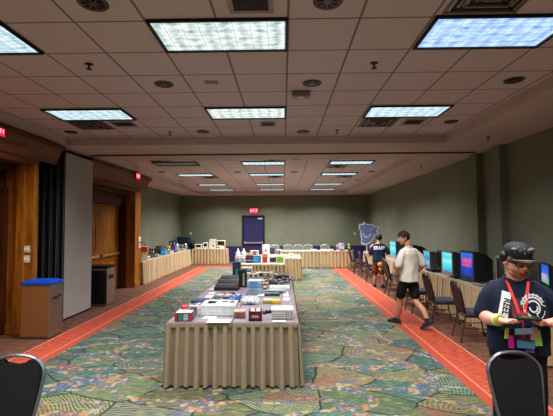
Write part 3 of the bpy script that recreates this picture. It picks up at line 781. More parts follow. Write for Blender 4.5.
# consoles and joypads in front of the sets
def pad(loc, rz, label, col='#26262c', group='game pads', s_=1.0):
    t = thing('game_controller', label, 'game controller', loc, rz, group)
    b = B(); b.box((0, 0, .017*s_), (.13*s_, .06*s_, .028*s_), bev=.011*s_)
    for sx in (-1, 1): b.ell((sx*.055*s_, -.02*s_, .018*s_), (.028*s_, .045*s_, .0175*s_), Matrix.Rotation(sx*.5, 4, 'Z'), 0, 12, 8)
    b.build('shell', M(col, .45), t, True)
    b = B()
    for sx in (-1, 1): b.lathe((sx*.025*s_, -.012*s_, .03*s_), [(.008*s_, 0), (.01*s_, .012*s_)], 10)
    b.build('thumb_stick', M('#111113', .5), t)
    b = B()
    for k in range(4): b.lathe((.048*s_+.011*s_*math.cos(k*PI/2), .008*s_+.011*s_*math.sin(k*PI/2), .03*s_), [(.005*s_, 0), (.005*s_, .005*s_)], 8)
    b.build('button', M('#8b5560', .4), t)
    return t
def console(loc, rz, w, d, h, col, label, trim='#3a3a40', group=None, nm='game_console'):
    t = thing(nm, label, 'game console', loc, rz, group)
    b = B(); b.box((0, 0, h*.45), (w, d, h*.86), bev=min(.012, h*.2)); b.build('shell', M(col, .45), t)
    b = B(); b.box((0, d*.08, h*.9), (w*.55, d*.5, h*.14), bev=.003); b.build('cartridge_slot', M(trim, .5), t)
    b = B(); b.box((-w*.25, -d/2-.003, h*.45), (w*.3, .012, h*.4)); b.box((w*.22, -d/2-.003, h*.4), (.05, .012, h*.3)); b.build('front_port', M('#101012', .5), t)
    return t
console((3.66, 8.52, TH), PI/2, .22, .2, .07, '#2a2a30', 'dark game console between the cyan and magenta screens')
console((3.62, 9.72, TH), PI/2, .34, .2, .07, '#202026', 'wide black game console left of the cyan screen')
console((3.64, 7.40, TH), PI/2, .24, .2, .06, '#8c8a88', 'grey game console before the blue and magenta screen')
pad((3.57, 8.74, TH), 1.4, 'grey joypad at table edge below the cyan screen', '#aaa8a6', None)
pad((3.57, 10.02, TH), 1.8, 'black joypad at table edge left of cyan screen', '#26262c', None)
pad((3.58, 7.62, TH), 1.2, 'pale joypad at table edge below the magenta screen', '#9a9896', None)
# ------------------------------------------------------------------ things lying on the tables
def T(px, py, z=TH): return on_z(px, py, z)
def span(pxl, pxr, pyb, z=TH):
    a, b_ = on_z(pxl, pyb, z), on_z(pxr, pyb, z); return (a+b_)/2, (b_-a).length
def pbox(pxl, pxr, pyb, h, d, label, cols, cat='box', nm='cardboard_box', rz=0, panels=(), group=None, z=TH, rough=.55, lid=None, alpha=1.0):
    """a box whose front lower edge spans pxl..pxr at pyb; panels: (face, u0,u1,v0,v1,colour) in 0..1 of that face"""
    c, w_ = span(pxl, pxr, pyb, z)
    t = thing(nm, label, cat, (c.x, c.y + d/2 + .01, z), rz, group)
    main = cols if isinstance(cols, str) else cols[0]
    hb = h if not lid else h*.82
    B().box((0, 0, hb/2), (w_, d, hb), bev=min(.004, h*.1)).build('body', M(main, rough, alpha=alpha), t)
    if lid: B().box((0, 0, h-(h-hb)/2), (w_+.012, d+.012, h-hb), bev=min(.004, h*.05)).build('lid', M(lid, rough), t)
    for (f, u0, u1, v0, v1, col) in panels:
        e = .003
        if f == 'f': B().box((w_*((u0+u1)/2-.5), -d/2-e/2, h*(v0+v1)/2), (w_*(u1-u0), e, h*(v1-v0))).build('printed_panel', M(col, .5), t)
        if f == 't': B().box((w_*((u0+u1)/2-.5), d*((v0+v1)/2-.5), h+e/2+(.0005)), (w_*(u1-u0), d*(v1-v0), e)).build('printed_panel', M(col, .5), t)
        if f == 'r': B().box((w_/2+e/2, d*((u0+u1)/2-.5), h*(v0+v1)/2), (e, d*(u1-u0), h*(v1-v0))).build('printed_panel', M(col, .5), t)
        if f == 'l': B().box((-w_/2-e/2, d*((u0+u1)/2-.5), h*(v0+v1)/2), (e, d*(u1-u0), h*(v1-v0))).build('printed_panel', M(col, .5), t)
    return t
def card(pxl, pxr, pyb, pyt, label, col='#bdbab7', nm='price_card', cat='card', marks=True, rz=0, group='price cards and papers', z=TH):
    a, b_, c = on_z(pxl, pyb, z), on_z(pxr, pyb, z), on_z((pxl+pxr)/2, pyt, z)
    w_, d = (b_-a).length, max(.03, c.y-(a.y+b_.y)/2)
    t = thing(nm, label, cat, ((a.x+b_.x)/2, (a.y+b_.y)/2+d/2, z), rz, group)
    B().box((0, 0, .002), (w_, d, .004)).build('sheet', M(col, .7), t)
    if marks:
        b = B()
        for k in range(3): b.box((-.03*w_, d*(.25-.25*k), .0045), (w_*(.7-.15*k), d*.07, .001))
        b.build('print', M('#77757a', .7), t)
    return t
# --- near island, front edge
t = pbox(173.5, 191, 321.5, .095, .36, 'long dark box with red ends and teal window at the front left corner', '#3a2a30', rz=.06, panels=(('f', 0, .16, .04, .96, '#a32434'), ('f', .84, 1, .04, .96, '#b02a38'), ('f', .22, .45, .1, .9, '#2e7a74'), ('f', .5, .78, .1, .9, '#8c9aa4'), ('r', .1, .7, .15, .85, '#6d6a70'), ('t', .05, .95, .05, .45, '#c9c4c2'), ('t', .05, .5, .5, .9, '#356b5d')), nm='toy_box')
p = T(180, 315); t = thing('toy_ball', 'red domed toy on top of the long dark box', 'toy', (t.location.x-.03, t.location.y+.05, TH+.0985))
B().lathe((0, 0, 0), [(.05, 0), (.055, .015), (.045, .04), (.02, .055)], 20).build('dome', M('#b3273a', .35), t, True)
B().lathe((0, 0, 0), [(.062, 0), (.062, .006)], 20).build('base', M('#d8d3d0', .4), t, True)
pbox(190, 203, 309.5, .05, .22, 'green and white striped flat box behind the long dark box', '#d0cbc8', rz=-.1, panels=(('t', .05, .4, .1, .9, '#2f6e5c'), ('t', .55, .9, .1, .9, '#a33a44')), nm='game_box')
pbox(191.5, 205, 303.5, .03, .24, 'dark navy flat case on the left table edge', '#27365a', rz=-.15, panels=(('t', .1, .9, .1, .5, '#3a4f7c'),), nm='flat_case')
t = pbox(200.8, 234.6, 316, .135, .33, 'long white carton with black drawings printed on its lid', '#c2c6c9', panels=(('t', .12, .40, .25, .8, '#5b5f66'), ('t', .16, .36, .35, .7, '#8c9094'), ('t', .55, .74, .55, .8, '#494c52'), ('t', .8, .95, .3, .85, '#5e626a'), ('t', .5, .7, .2, .35, '#8a8d92'), ('f', 0, 1, .30, .315, '#a9adb2'), ('f', 0, 1, .62, .635, '#a9adb2')), nm='white_carton', lid='#c8ccce')
card(206, 229.5, 323, 319.4, 'wide white paper with small mark at the front table edge', '#c6c3c1', 'paper_sheet', 'paper', True)
card(202.5, 215.5, 318.8, 316.6, 'white paper slip just before the long white carton', '#c6c3c0', 'paper_sheet', 'paper', False)
t = pbox(234, 244.5, 318.5, .085, .13, 'clear reddish plastic box with pink lid beside the white carton', '#7d5a50', alpha=.7, lid='#b98f82', nm='plastic_box', panels=(('f', .2, .8, .2, .6, '#7c4038'),))
# dark red box holding two cream rolls
c, w_ = span(248.6, 261.6, 321, TH)
t = thing('display_box', 'dark red open box holding two cream rolls at the front edge', 'box', (c.x, c.y+.07, TH))
b = B(); b.box((0, 0, .006), (w_, .13, .012)); b.box((0, -.06, .055), (w_, .01, .11)); b.box((0, .06, .06), (w_, .01, .12))
for s_ in (-1, 1): b.box((s_*(w_/2-.005), 0, .058), (.01, .12, .115))
b.build('tray', M('#5a1a22', .4), t)
B().box((0, -.067, .05), (w_*.55, .003, .03)).build('label', M('#8c8488', .5), t)
for s_ in (-1, 1):
    q = thing('cream_roll', 'cream rounded roll in the dark red box, %s one' % ('left' if s_ < 0 else 'right'), 'roll', (c.x+s_*w_*.22, c.y+.07, TH+.012), 0, 'rolls in the dark red box')
    B().lathe((0, 0, 0), [(.026, 0), (.03, .06), (.031, .09), (.024, .112), (.01, .12)], 16, sy=1.5).build('roll_body', M('#e8cdb4', .6), q, True)
    B().lathe((0, 0, .118), [(.008, 0), (.006, .004)], 10).build('core', M('#c9a88c', .6), q)
pad(T(268, 313), .4, 'black joypad with knobs between the red box and grey case', '#17171b', None, 1.0)
# grey storage case
t = pbox(271.5, 293.2, 319.8, .12, .22, 'grey ribbed storage case at the front right corner', '#a9a6a4', lid='#b7b5b2', nm='storage_case', panels=(('f', .04, .66, .1, .14, '#77757a'), ('f', .04, .66, .3, .34, '#77757a'), ('f', .04, .66, .5, .54, '#77757a'), ('f', .68, .72, .05, .8, '#6d6b6e'), ('f', .76, .80, .05, .8, '#8a888a'), ('f', .88, .96, .05, .8, '#8a888a'), ('t', .5, .95, .45, .95, '#d6d6d4')))
card(272.5, 285.5, 322.3, 320.6, 'white label strip in front of the grey storage case', '#cacac8', 'price_card', 'card', False)
# clear bag
def bag(pxl, pxr, pyb, h, d, label, col, lumps, nm='plastic_bag', alpha=.35):
    c, w_ = span(pxl, pxr, pyb); t = thing(nm, label, 'bag', (c.x, c.y+d/2, TH))
    b = B(); rr = random.Random(int(pxl*10))
    b.ell((0, 0, h*.5), (w_/2, d/2, h*.5), None, 0, 24, 14)
    for v in b.bm.verts:
        v.co.z = max(0.001, v.co.z)
        k = 1+.16*math.sin(v.co.x*70+1)*math.sin(v.co.y*60+2*v.co.z*50)
        v.co.x *= k; v.co.y *= k; v.co.z *= (1+.18*math.sin(v.co.x*90)*math.cos(v.co.y*80))
    b.build('film', M(col, .2, alpha=alpha), t, True)
    for k, cc in enumerate(lumps):
        a = rr.uniform(-.3, .3)*w_; e = rr.uniform(-.25, .25)*d
        B().box((a, e, .02+h*.22*rr.random()+.01), (w_*.25, d*.3, h*.28), rz=rr.uniform(0, 3), bev=.006).build('content', M(cc, .5), t)
    b = B(); b.tube([(w_*.3, 0, h*.75), (w_*.36, 0, h*.95), (w_*.42, .01, h*1.05)], [.012, .008, .02], 8); b.build('knot', M(col, .3), t)
    return t
bag(240, 259.5, 305.5, .11, .2, 'clear plastic bag full of white and red parts', '#c9d2d6', ['#e6e2e0', '#c4615c', '#dcdfe2', '#9fb4c4', '#e8e8e8', '#6d7c8a'])
bag(229.5, 241, 302.5, .09, .18, 'crumpled blue plastic bag behind the white carton', '#3d66a8', ['#dfe6ee', '#27457c', '#dfe6ee'], alpha=.85)
pbox(262.5, 280.5, 304, .045, .2, 'yellow and olive printed board game lying flat', '#8d8a5e', panels=(('t', .05, .4, .08, .92, '#a9a482'), ('t', .45, .95, .08, .6, '#d2a93e'), ('t', .5, .9, .65, .95, '#7a866a'), ('f', .55, 1, .1, .9, '#cfa53c')), nm='board_game', rz=.03)
pbox(264.5, 279.5, 296.3, .04, .16, 'dark teal flat case lying behind the yellow board game', '#2b4450', panels=(('t', .1, .9, .15, .85, '#3d5c68'),), nm='flat_case')
card(283.5, 288.5, 296.5, 291.8, 'white price card near the right table edge, farther one', '#bebeba'); card(283, 290, 300.6, 297.6, 'white price card near the right table edge, nearer one', '#bcb9c0')
card(258.5, 263.8, 296, 293.6, 'white price card beside the stack of clear boxes', '#c2c2c0')
for (a, b_, c_, d_, l) in ((204.5, 211.5, 297.8, 295.2, 'nearest the long white carton'), (207.5, 213.5, 294.4, 292.2, 'second in the row by the left edge'), (208.8, 214.2, 290.0, 287.8, 'third in the row by the left edge'), (212, 216, 286.8, 285.0, 'farthest, next to the black computers')):
    card(a, b_, c_, d_, 'white price card on the left table edge, ' + l, '#bab7bb')
# stack of clear bluish boxes
a = 'clear bluish plastic box in the middle stack, '
z = TH
for k, (l, col) in enumerate((('bottom one', '#8fa3b4'), ('second from below', '#9fb2c4'), ('third from below', '#7c9cc0'), ('topmost with blue picture', '#a9b8c4'))):
    pbox(247.3, 262, 294.6, .052, .24, a + l, col, alpha=.8, nm='plastic_case', z=TH, panels=(('f', .15, .7, .15, .8, '#4f88b8' if k > 1 else '#7c92a4'), ('t', .1, .8, .2, .9, '#b4c4d0')), group='clear boxes in the middle stack').location.z = z
    z += .0565
# white keyboard
def keyboard(pxl, pxr, pyb, d, label, col, keyc, h=.035, rz=0, nm='keyboard', cat='keyboard'):
    c, w_ = span(pxl, pxr, pyb); t = thing(nm, label, cat, (c.x, c.y+d/2, TH), rz)
    b = B(); m = Matrix.Translation((-w_/2, 0, 0)) @ Matrix(((0, 0, 1, 0), (1, 0, 0, 0), (0, 1, 0, 0), (0, 0, 0, 1)))
    b.prism([(-d/2, 0), (d/2, 0), (d/2, h), (d*.1, h*.95), (-d/2, h*.5)], m, w_, 0, .004); b.build('case', M(col, .5), t)
    b = B(); sl = math.atan2(h*.45, d*.6)
    for r in range(4):
        for k in range(13):
            yy = -d*.42+r*d*.13
            b.box((-w_*.44+k*w_*.068, yy, h*.5+(yy+d/2)*math.tan(sl)+.005), (w_*.056, d*.105, .008), rot=Matrix.Rotation(sl, 4, 'X'))
    b.build('keys', M(keyc, .5), t); return t
keyboard(270, 289.5, 289, .2, 'white home computer keyboard on the right side of the island', '#d6d4d2', '#b9b6b4')
for k, (a_, b_, y_, l) in enumerate(((214, 238.2, 290.6, 'nearest of three'), (217, 238.4, 285.4, 'middle of three'), (220, 238.4, 281.0, 'farthest of three'))):
    keyboard(a_, b_, y_, .26, 'flat black home computer with dark keys on the left, ' + l, '#222228', '#2f2f36', .09)
t = keyboard(262, 279, 299, .14, 'small grey keypad with dark keys behind yellow board game', '#6a6870', '#3a3a40') if False else None
# towers
pbox(232.5, 240, 277.6, .33, .2, 'tall navy console box standing upright on the left side', '#1d2c48', panels=(('f', .35, .75, .1, .6, '#3c8a88'), ('f', .1, .9, .65, .9, '#31496e')), nm='console_box')
pbox(238.6, 246, 287.5, .32, .22, 'tall black upright console between navy box and clear stack', '#18181c', panels=(('f', .55, .8, .1, .8, '#7f8c70'), ('r', .2, .8, .2, .9, '#26262c')), nm='console_tower')
pbox(246.7, 249.7, 287, .24, .1, 'slim beige upright case squeezed beside the black tower', '#a89a80', nm='slim_case', panels=(('f', .2, .8, .1, .5, '#4a4038'),))
pbox(240.3, 252, 274.6, .16, .2, 'white console box with blue corner at the far end of the island', '#c9d0d2', panels=(('f', .6, .95, .1, .6, '#2d4c88'), ('f', .05, .5, .15, .45, '#5c6f8c')), nm='console_box')
# controllers heap at the far right part of the island
tan = [(262.8, 288.2, '#a88f6e', 'tan joypad nearest the clear stack'), (262.6, 284.4, '#b89f7e', 'tan joypad in the middle of the heap'), (266.8, 281, '#a08a6c', 'brownish joypad at right of the heap'), (259.5, 282, '#cfc8be', 'white joypad at the back of the heap'),
       (273, 283.5, '#3a3a40', 'black joypad before the white keyboard'), (276.5, 281.4, '#6a6672', 'dark grey joypad behind the white keyboard'), (287, 280.2, '#3e3c44', 'black joypad near the far right corner'), (283.5, 283, '#75727c', 'grey joypad at the right edge behind keyboard'),
       (269.5, 279.0, '#8a7060', 'brown joypad at far end of the island'), (279.5, 275.6, '#c8c4c0', 'pale joypad at far end of the island')]
for k, (px, py, c_, l) in enumerate(tan): pad(T(px, py), R.uniform(-1, 1), l, c_, 'joypads on the far half of the island', 1.3)
console(T(253, 277.4), .1, .26, .26, .12, '#c9c0b0', 'beige game console at the far end of island', '#6a5f50')
console(T(265.5, 275.8), -.1, .34, .24, .1, '#bdb19c', 'cream game console by the far end of island', '#5a4f44')
console(T(281.5, 277.9), .2, .30, .22, .09, '#5c5862', 'dark grey console near the far right corner of island', '#2c2a30')
console(T(276, 292.4), 0, .34, .18, .05, '#77808a', 'flat grey-blue console lying before the white keyboard', '#9ba6ae')
# small game cases jumble
jc = ['#4f7a54', '#bdbab7', '#a8576a', '#3a4a78', '#c7a0a8', '#57464e', '#8fb06a', '#b8b4c0']
jl = ['green', 'white', 'crimson', 'navy', 'pink', 'dark brown', 'lime', 'pale lilac']
for k in range(8):
    p = T(217.5 + k*2.9 + R.uniform(-.4, .4), 298 - (k % 3)*2.2)
    t = thing('game_cartridge', jl[k] + ' game cartridge in the jumble behind the white carton', 'game cartridge', (p.x, p.y, TH), R.uniform(-.5, .5), 'cartridges behind the white carton')
    b = B(); b.box((0, 0, .014), (.10, .09, .026), bev=.003); b.box((0, -.052, .014), (.07, .02, .018)); b.build('shell', M(jc[k], .5), t)
    B().box((0, .01, .0285), (.075, .05, .002)).build('sticker', M(jc[(k+3) % 8], .5), t)

# --- second island
def fig(px, py, h, label, body, head, nm='plush_toy', cat='toy', z=TH, r=.07):
    p = T(px, py, z); t = thing(nm, label, cat, (p.x, p.y, z))
    B().lathe((0, 0, 0), [(r*.8, 0), (r, h*.1), (r*.85, h*.4), (r*.5, h*.62)], 16).build('body', M(body, .7), t, True)
    b = B(); b.ell((0, 0, h*.76), (r*.68, r*.68, h*.24)); b.build('head', M(head, .7), t, True)
    b = B()
    for s_ in (-1, 1): b.ell((s_*r*.95, -.01, h*.42), (r*.28, r*.28, h*.16), Matrix.Rotation(s_*.5, 4, 'Y'))
    b.build('arm', M(body, .7), t, True); return t
YA = 12.3
t = pbox(235.2, 246.2, 260.8, .16, .3, 'white box with red print carrying two white bottles', '#d3d2ce', panels=(('f', .45, .75, .5, .8, '#a8434c'), ('f', .05, .4, .1, .5, '#9aa29c')), nm='white_box')
bz = TH+.163
for k, px in enumerate((237.6, 243.4)):
    p = T(px, 260.8); q = thing('white_bottle', 'white nozzle bottle on the white box, %s of the pair' % ('left' if k == 0 else 'right'), 'bottle', (p.x, p.y+.14, bz), 0, 'white bottles on the second island')
    B().lathe((0, 0, 0), [(.075, 0), (.08, .03), (.075, .10), (.04, .14), (.03, .16)], 16).build('bottle_body', M('#d9dade', .4), q, True)
    B().lathe((0, 0, .16), [(.03, 0), (.028, .03), (.012, .07)], 12).build('nozzle', M('#e6e6ea', .4), q, True)
pbox(239.4, 245.2, 262.8, .15, .12, 'small white and teal box at the front of second island', '#c6cfcc', panels=(('f', .3, .8, .1, .5, '#58a096'), ('f', .2, .6, .6, .9, '#a8505c')), nm='small_box')
pbox(245.6, 252.6, 262.8, .22, .2, 'dark navy box with red and white bands on second island', '#231f3c', panels=(('f', .05, .95, .28, .40, '#a9b2c0'), ('f', .1, .8, .65, .85, '#9c2d3f'), ('f', .05, .95, .05, .12, '#5a6c8c')), nm='console_box')
pbox(252.8, 260.6, 262.8, .22, .22, 'bright blue box on second island beside the navy one', '#3f83b0', panels=(('f', .1, .6, .2, .8, '#5a9cc4'), ('r', .1, .9, .1, .9, '#58606c')), nm='console_box')
pbox(262.2, 267.4, 262.8, .26, .2, 'orange and red box in the middle of second island', '#a9603f', panels=(('f', .05, .95, .7, .95, '#d9705c'), ('f', .2, .8, .15, .5, '#8a4a34')), nm='toy_box')
pbox(269, 284.4, 262.8, .21, .24, 'white box with black picture and lime square on second island', '#d0d0cb', panels=(('f', .06, .46, .12, .72, '#2f3134'), ('f', .5, .92, .08, .8, '#6fa01f'), ('f', .3, .44, .6, .85, '#8a8d90')), nm='console_box')
pbox(262.2, 269.6, 257.0, .44, .14, 'tall white box with a dark spot near the navy door', '#c2c2c0', panels=(('f', .4, .6, .45, .58, '#3a3a3e'), ('f', .05, .15, .3, .5, '#6a6a6e')), nm='tall_box')
pbox(250, 258.5, 258.2, .26, .25, 'beige box with brown picture at back of second island', '#cdb694', panels=(('f', .35, .75, .1, .95, '#8a5a44'),), nm='beige_box')
pbox(246.4, 252, 257.6, .15, .2, 'tan low box behind the navy box', '#b79b74', nm='beige_box', panels=(('f', .1, .9, .2, .5, '#8c744f'),))
for k, (a_, b_, y_, c_, l) in enumerate(((269.8, 274.8, 257.4, '#d9c49c', 'nearest the orange box'), (275.2, 280.4, 257.4, '#c98a6a', 'middle one'), (280.8, 285.6, 257.4, '#e0cfae', 'right end one'))):
    pbox(a_, b_, y_, .1, .18, 'low cream game box on the back of second island, ' + l, c_, nm='game_box', panels=(('f', .2, .8, .2, .7, '#b4503c'),), group='low cream boxes on second island')
p = T(291.5, 258); t = thing('cream_hat', 'cream floppy cloth hat with dark badge on second island corner', 'hat', (p.x, p.y+.12, TH))
B().lathe((0, 0, 0), [(.20, .002), (.21, .012), (.13, .03), (.11, .09), (.085, .14), (.03, .16)], 24, sy=.8).build('crown', M('#d8c8ac', .8), t, True)
B().lathe((0, -.085, .10), [(.025, 0), (.02, .03)], 10).build('badge', M('#2a2528', .5), t)
pbox(270, 274.6, 255.6, .30, .2, 'dark purple box behind the tall white box', '#2f2838', nm='dark_box', panels=(('f', .1, .9, .5, .9, '#4a4058'),))

# --- left wall tables (front edge at LXF)
def at_left(px, py): return T(px, py)
t = thing('gift_bag', 'red and yellow patterned bag beside the wooden pilaster', 'bag', (-4.72, 13.22, TH), .3); t.scale = (1.25, 1.25, 1.35)
b = B(); b.box((0, 0, .17), (.28, .16, .34), taper=(1.1, .8), bev=.01); b.build('bag_body', M('#e0b850', .6, var=.25), t)
b = B(); b.box((0, -.087, .27), (.29, .012, .12)); b.build('red_band', M('#c8434a', .6), t)
b = B(); b.box((.07, -.087, .09), (.14, .01, .14)); b.build('white_patch', M('#e8dcd8', .6), t)
b = B(); b.tube(arc([(-.07, 0, .33), (-.06, 0, .42), (.06, 0, .42), (.07, 0, .33)]), .008, 6); b.build('handle', M('#a83848', .6), t)
for k, (px, py, w_, d_, c_, l) in enumerate(((143, 258.8, .42, .3, '#8fa0a8', 'nearest the wooden pilaster'), (147.5, 257.4, .35, .3, '#aab0b4', 'before the dark heap'), (152.5, 256.2, .28, .22, '#c0c2c0', 'just past the dark heap'), (161.5, 253.4, .4, .22, '#d0cfc8', 'below the bright blue box'))):
    p = T(px, py); t = thing('paper_sheet', 'pale flat folder on the left wall table, ' + l, 'paper', (p.x-.12, p.y, TH), R.uniform(-.2, .2), 'folders on the left tables')
    B().box((0, 0, .004), (w_*.7, w_, .008), bev=.001).build('sheet', M(c_, .6), t); B().box((0, .02, .0095), (w_*.4, w_*.3, .002)).build('print', M('#6f7f8c', .6), t)
for k, (px, py, c_, l) in enumerate(((147, 255, '#3c3836', 'nearest the colourful bag'), (149.5, 253.8, '#5c544e', 'second from the colourful bag'), (152, 253.2, '#2c2a2a', 'third from the colourful bag'), (154.5, 252.6, '#6a6058', 'last before the brown box'))):
    x_ = -4.87; p = on_x(px, 250, x_)
    fig_ = thing('game_accessory', 'dark game accessory with upright grip on the left table, ' + l, 'game accessory', (x_, p.y, TH), R.uniform(-.2, .2), 'dark accessories on the left tables')
    b = B(); b.box((0, 0, .06), (.26, .2, .12), bev=.02); b.build('base', M(c_, .5), fig_)
    b = B(); b.tube([(0, 0, .12), (.02, .02, .24)], [.02, .03], 8); b.ell((.02, .02, .26), (.04, .03, .035)); b.build('grip', M('#1d1c1d', .5), fig_, True)
def lb(px, py, w_, d_, h_, col, label, panels=(), nm='cardboard_box', rz=PI/2, cat='box', x=-4.8):
    t = thing(nm, label, cat, (x, on_x(px, 250, x).y, TH), rz)
    B().box((0, 0, h_/2), (w_, d_, h_), bev=.006).build('body', M(col, .5), t)
    for (u0, u1, v0, v1, c_) in panels:
        B().box((w_*((u0+u1)/2-.5), -d_/2-.002, h_*(v0+v1)/2), (w_*(u1-u0), .004, h_*(v1-v0))).build('printed_panel', M(c_, .5), t)
        B().box((-w_/2-.002, d_*((u0+u1)/2-.5), h_*(v0+v1)/2), (.004, d_*(u1-u0), h_*(v1-v0))).build('side_panel', M(c_, .5), t)
    return t
lb(159.5, 253, .3, .22, .34, '#4a382f', 'dark brown upright box on left wall table', ((.1, .9, .55, .9, '#6a5444'),), x=-4.95)
lb(163.5, 252, .22, .16, .26, '#1f86c8', 'bright blue upright box on left wall table', ((.15, .85, .2, .7, '#5fc0ea'),), 'game_box', x=-4.72)
fig(165.6, 247.5, .34, 'dark figure with orange head on the left wall table', '#3f4a52', '#a8704f', z=TH, r=.08).location = (-5.0, on_x(165.6, 250, -5.0).y, TH)
lb(168.5, 251.8, .34, .3, .07, '#d8d0d4', 'flat white and pink box on left wall table', ((.2, .8, .2, .8, '#c89aac'),), 'game_box', x=-4.74)
t = thing('toy_tray', 'yellow-green heap of toys on the flat pink box', 'toy', (-4.74, on_x(168.5, 250, -4.74).y, TH+.073))
b = B(); b.box((0, 0, .02), (.2, .26, .04), bev=.01); b.build('tray', M('#7d9440', .6), t)
b = B()
for k in range(6): b.ell((R.uniform(-.07, .07), R.uniform(-.1, .1), .06+R.random()*.02), (.04, .045, .035))
b.build('toys', M('#c8b848', .6), t, True)
lb(172.2, 250, .26, .2, .46, '#17161b', 'tall black box with white mark on left wall table', ((.35, .75, .6, .9, '#a9aab0'),), 'tall_box', x=-5.02)
lb(173.5, 250, .22, .16, .26, '#5a4688', 'violet upright box on left wall table', ((.2, .8, .2, .8, '#7a64a8'),), 'game_box', x=-4.74)
fig(177, 251, .36, 'pale blue figure with white head on left wall table', '#7fa0c8', '#c8d4dc', r=.09).location = (-4.70, on_x(177, 250, -4.70).y, TH)
lb(181.5, 250.6, .38, .34, .06, '#b09f7c', 'flat tan board game near the left corner', ((.1, .9, .2, .8, '#c4b58e'),), 'board_game', x=-4.8)
fig(185.6, 249.2, .30, 'teal figure with white cap near the left corner', '#6f8f94', '#cfd8d8', r=.09).location = (-4.70, on_x(185.6, 250, -4.70).y, TH)
# far corner: navy bin behind, black bag, old computers
p = on_y(183.4, 247, 20.3); t = thing('storage_bin', 'large navy storage bin in the far left corner', 'storage bin', (-4.98, 19.75, TH-0.002), 0)
t.location = (-4.98, 19.85, 0)
b = B(); b.box((0, 0, .64), (.54, .44, 1.28), taper=(1.06, 1.06), bev=.02); b.build('bin_body', M('#1d3348', .5), t)
b = B(); b.box((0, 0, 1.31), (.60, .5, .08), bev=.02); b.build('lid', M('#22405a', .5), t)
b = B(); b.box((0, -.245, .9), (.16, .03, .06), bev=.008); b.build('handle', M('#14222f', .5), t)
FYB = 19.9
def on_back(px): return on_y(px, 249, FYB).x
t = thing('black_bag', 'round black bag on the far wall table near the navy bin', 'bag', (on_back(192.3), FYB+.02, TH))
b = B(); b.ell((0, 0, .17), (.13, .12, .17)); 
for v in b.bm.verts: v.co.z = max(v.co.z, .003)
b.build('bag_body', M('#0f0f12', .7), t, True)
b = B(); b.tube(arc([(-.09, 0, .31), (-.06, 0, .40), (.06, 0, .40), (.09, 0, .31)]), .012, 6); b.build('handle', M('#1a1a1e', .7), t)
def old_pc(px, w_, h_, label, col='#d2cdc0', scr=(.2, .85, .35, .85), keyb=True, z=TH, dy=0):
    t = thing('old_computer', label, 'computer', (on_back(px), FYB+dy, z), 0)
    B().box((0, .05, h_/2), (w_, .28, h_), bev=.012).build('case', M(col, .5), t)
    u0, u1, v0, v1 = scr
    B().box((w_*((u0+u1)/2-.5), -.092, h_*(v0+v1)/2), (w_*(u1-u0), .006, h_*(v1-v0))).build('screen', M('#23292a', .25), t)
    b = B(); b.box((w_*.3, -.092, h_*.14), (w_*.25, .006, h_*.06)); b.build('disk_slot', M('#6c675c', .5), t)
    if keyb: B().box((0, -.2, .015), (w_*.9, .1, .03), bev=.006).build('keyboard', M('#d8d4c8', .5), t)
    return t
old_pc(198.6, .36, .22, 'low white old computer with wide dark screen, nearest the black bag')
old_pc(205.6, .24, .30, 'small white old computer with square dark screen')
old_pc(212.7, .36, .24, 'white printer-like computer under a white box', '#c4bfb6', (.55, .75, .4, .7))
t = pbox(209.5, 216, 249, .22, .24, 'white box stacked on the white printer-like computer', '#c6c1ba', nm='white_box', panels=(('f', .1, .9, .4, .5, '#c9a8a0'),)); t.location = (on_back(212.7), FYB+.05, TH+.241)
old_pc(220.8, .40, .10, 'low white computer base under the dark-screened monitor', '#d8d4cc', (.05, .4, .3, .7))
t = old_pc(221.2, .42, .30, 'cream monitor with large dark screen raised on computer base', '#cfc8a8', (.1, .9, .2, .88), False, TH+.102)
# --- far right tables
def far(px, y=17.95): return on_y(px, 250, y).x
for k, (px, w_, c_, l) in enumerate(((313.5, .24, '#d6d4d4', 'nearest the navy door'), (324, .26, '#d8d4da', 'middle one'), (331, .2, '#cfcfd4', 'nearest the emblem'), (279, .2, '#c8c4cc', 'left end'))):
    t = thing('white_console', 'low white game console on the far table, ' + l, 'game console', (far(px), 17.95, TH), R.uniform(-.3, .3), 'white consoles on the far tables')
    B().box((0, 0, .03), (w_, .2, .06), bev=.012).build('shell', M(c_, .5), t); B().box((0, 0, .066), (w_*.5, .1, .012), bev=.003).build('lid', M('#8c8a94', .5), t)
t = thing('purple_backpack', 'purple and white rounded backpack on the far table', 'backpack', (far(341.5), 18.0, TH))
b = B(); b.ell((0, 0, .17), (.2, .13, .17)); 
for v in b.bm.verts: v.co.z = max(v.co.z, .003)
b.build('bag_body', M('#8a7a98', .7), t, True)
b = B(); b.box((0, -.115, .13), (.22, .05, .16), bev=.02); b.build('pocket', M('#c4bccc', .7), t)
b = B(); b.tube(arc([(-.05, 0, .33), (0, 0, .38), (.05, 0, .33)]), .012, 6); b.build('handle', M('#544a60', .7), t)
fig(353.6, 250.5, .30, 'lime green plush toy at end of the far table', '#8fb040', '#a9c85c', r=.06, z=TH).location = (2.93, 18.0, TH)
pbox(333.2, 335.6, 250.2, .2, .1, 'small dark box on the far table beside the purple backpack', '#3a3440', nm='dark_box').location = (far(335), 18.05, TH)
t = thing('black_case', 'black cube case with pale picture in the far right corner', 'case', (3.72, 17.3, TH), 0)
B().box((0, 0, .18), (.32, .3, .36), bev=.02).build('shell', M('#131317', .5), t); B().box((.0, -.152, .2), (.16, .006, .18)).build('picture', M('#a4a6aa', .5), t)
B().box((0, 0, .37), (.14, .04, .03), bev=.008).build('handle', M('#2a2a30', .5), t)
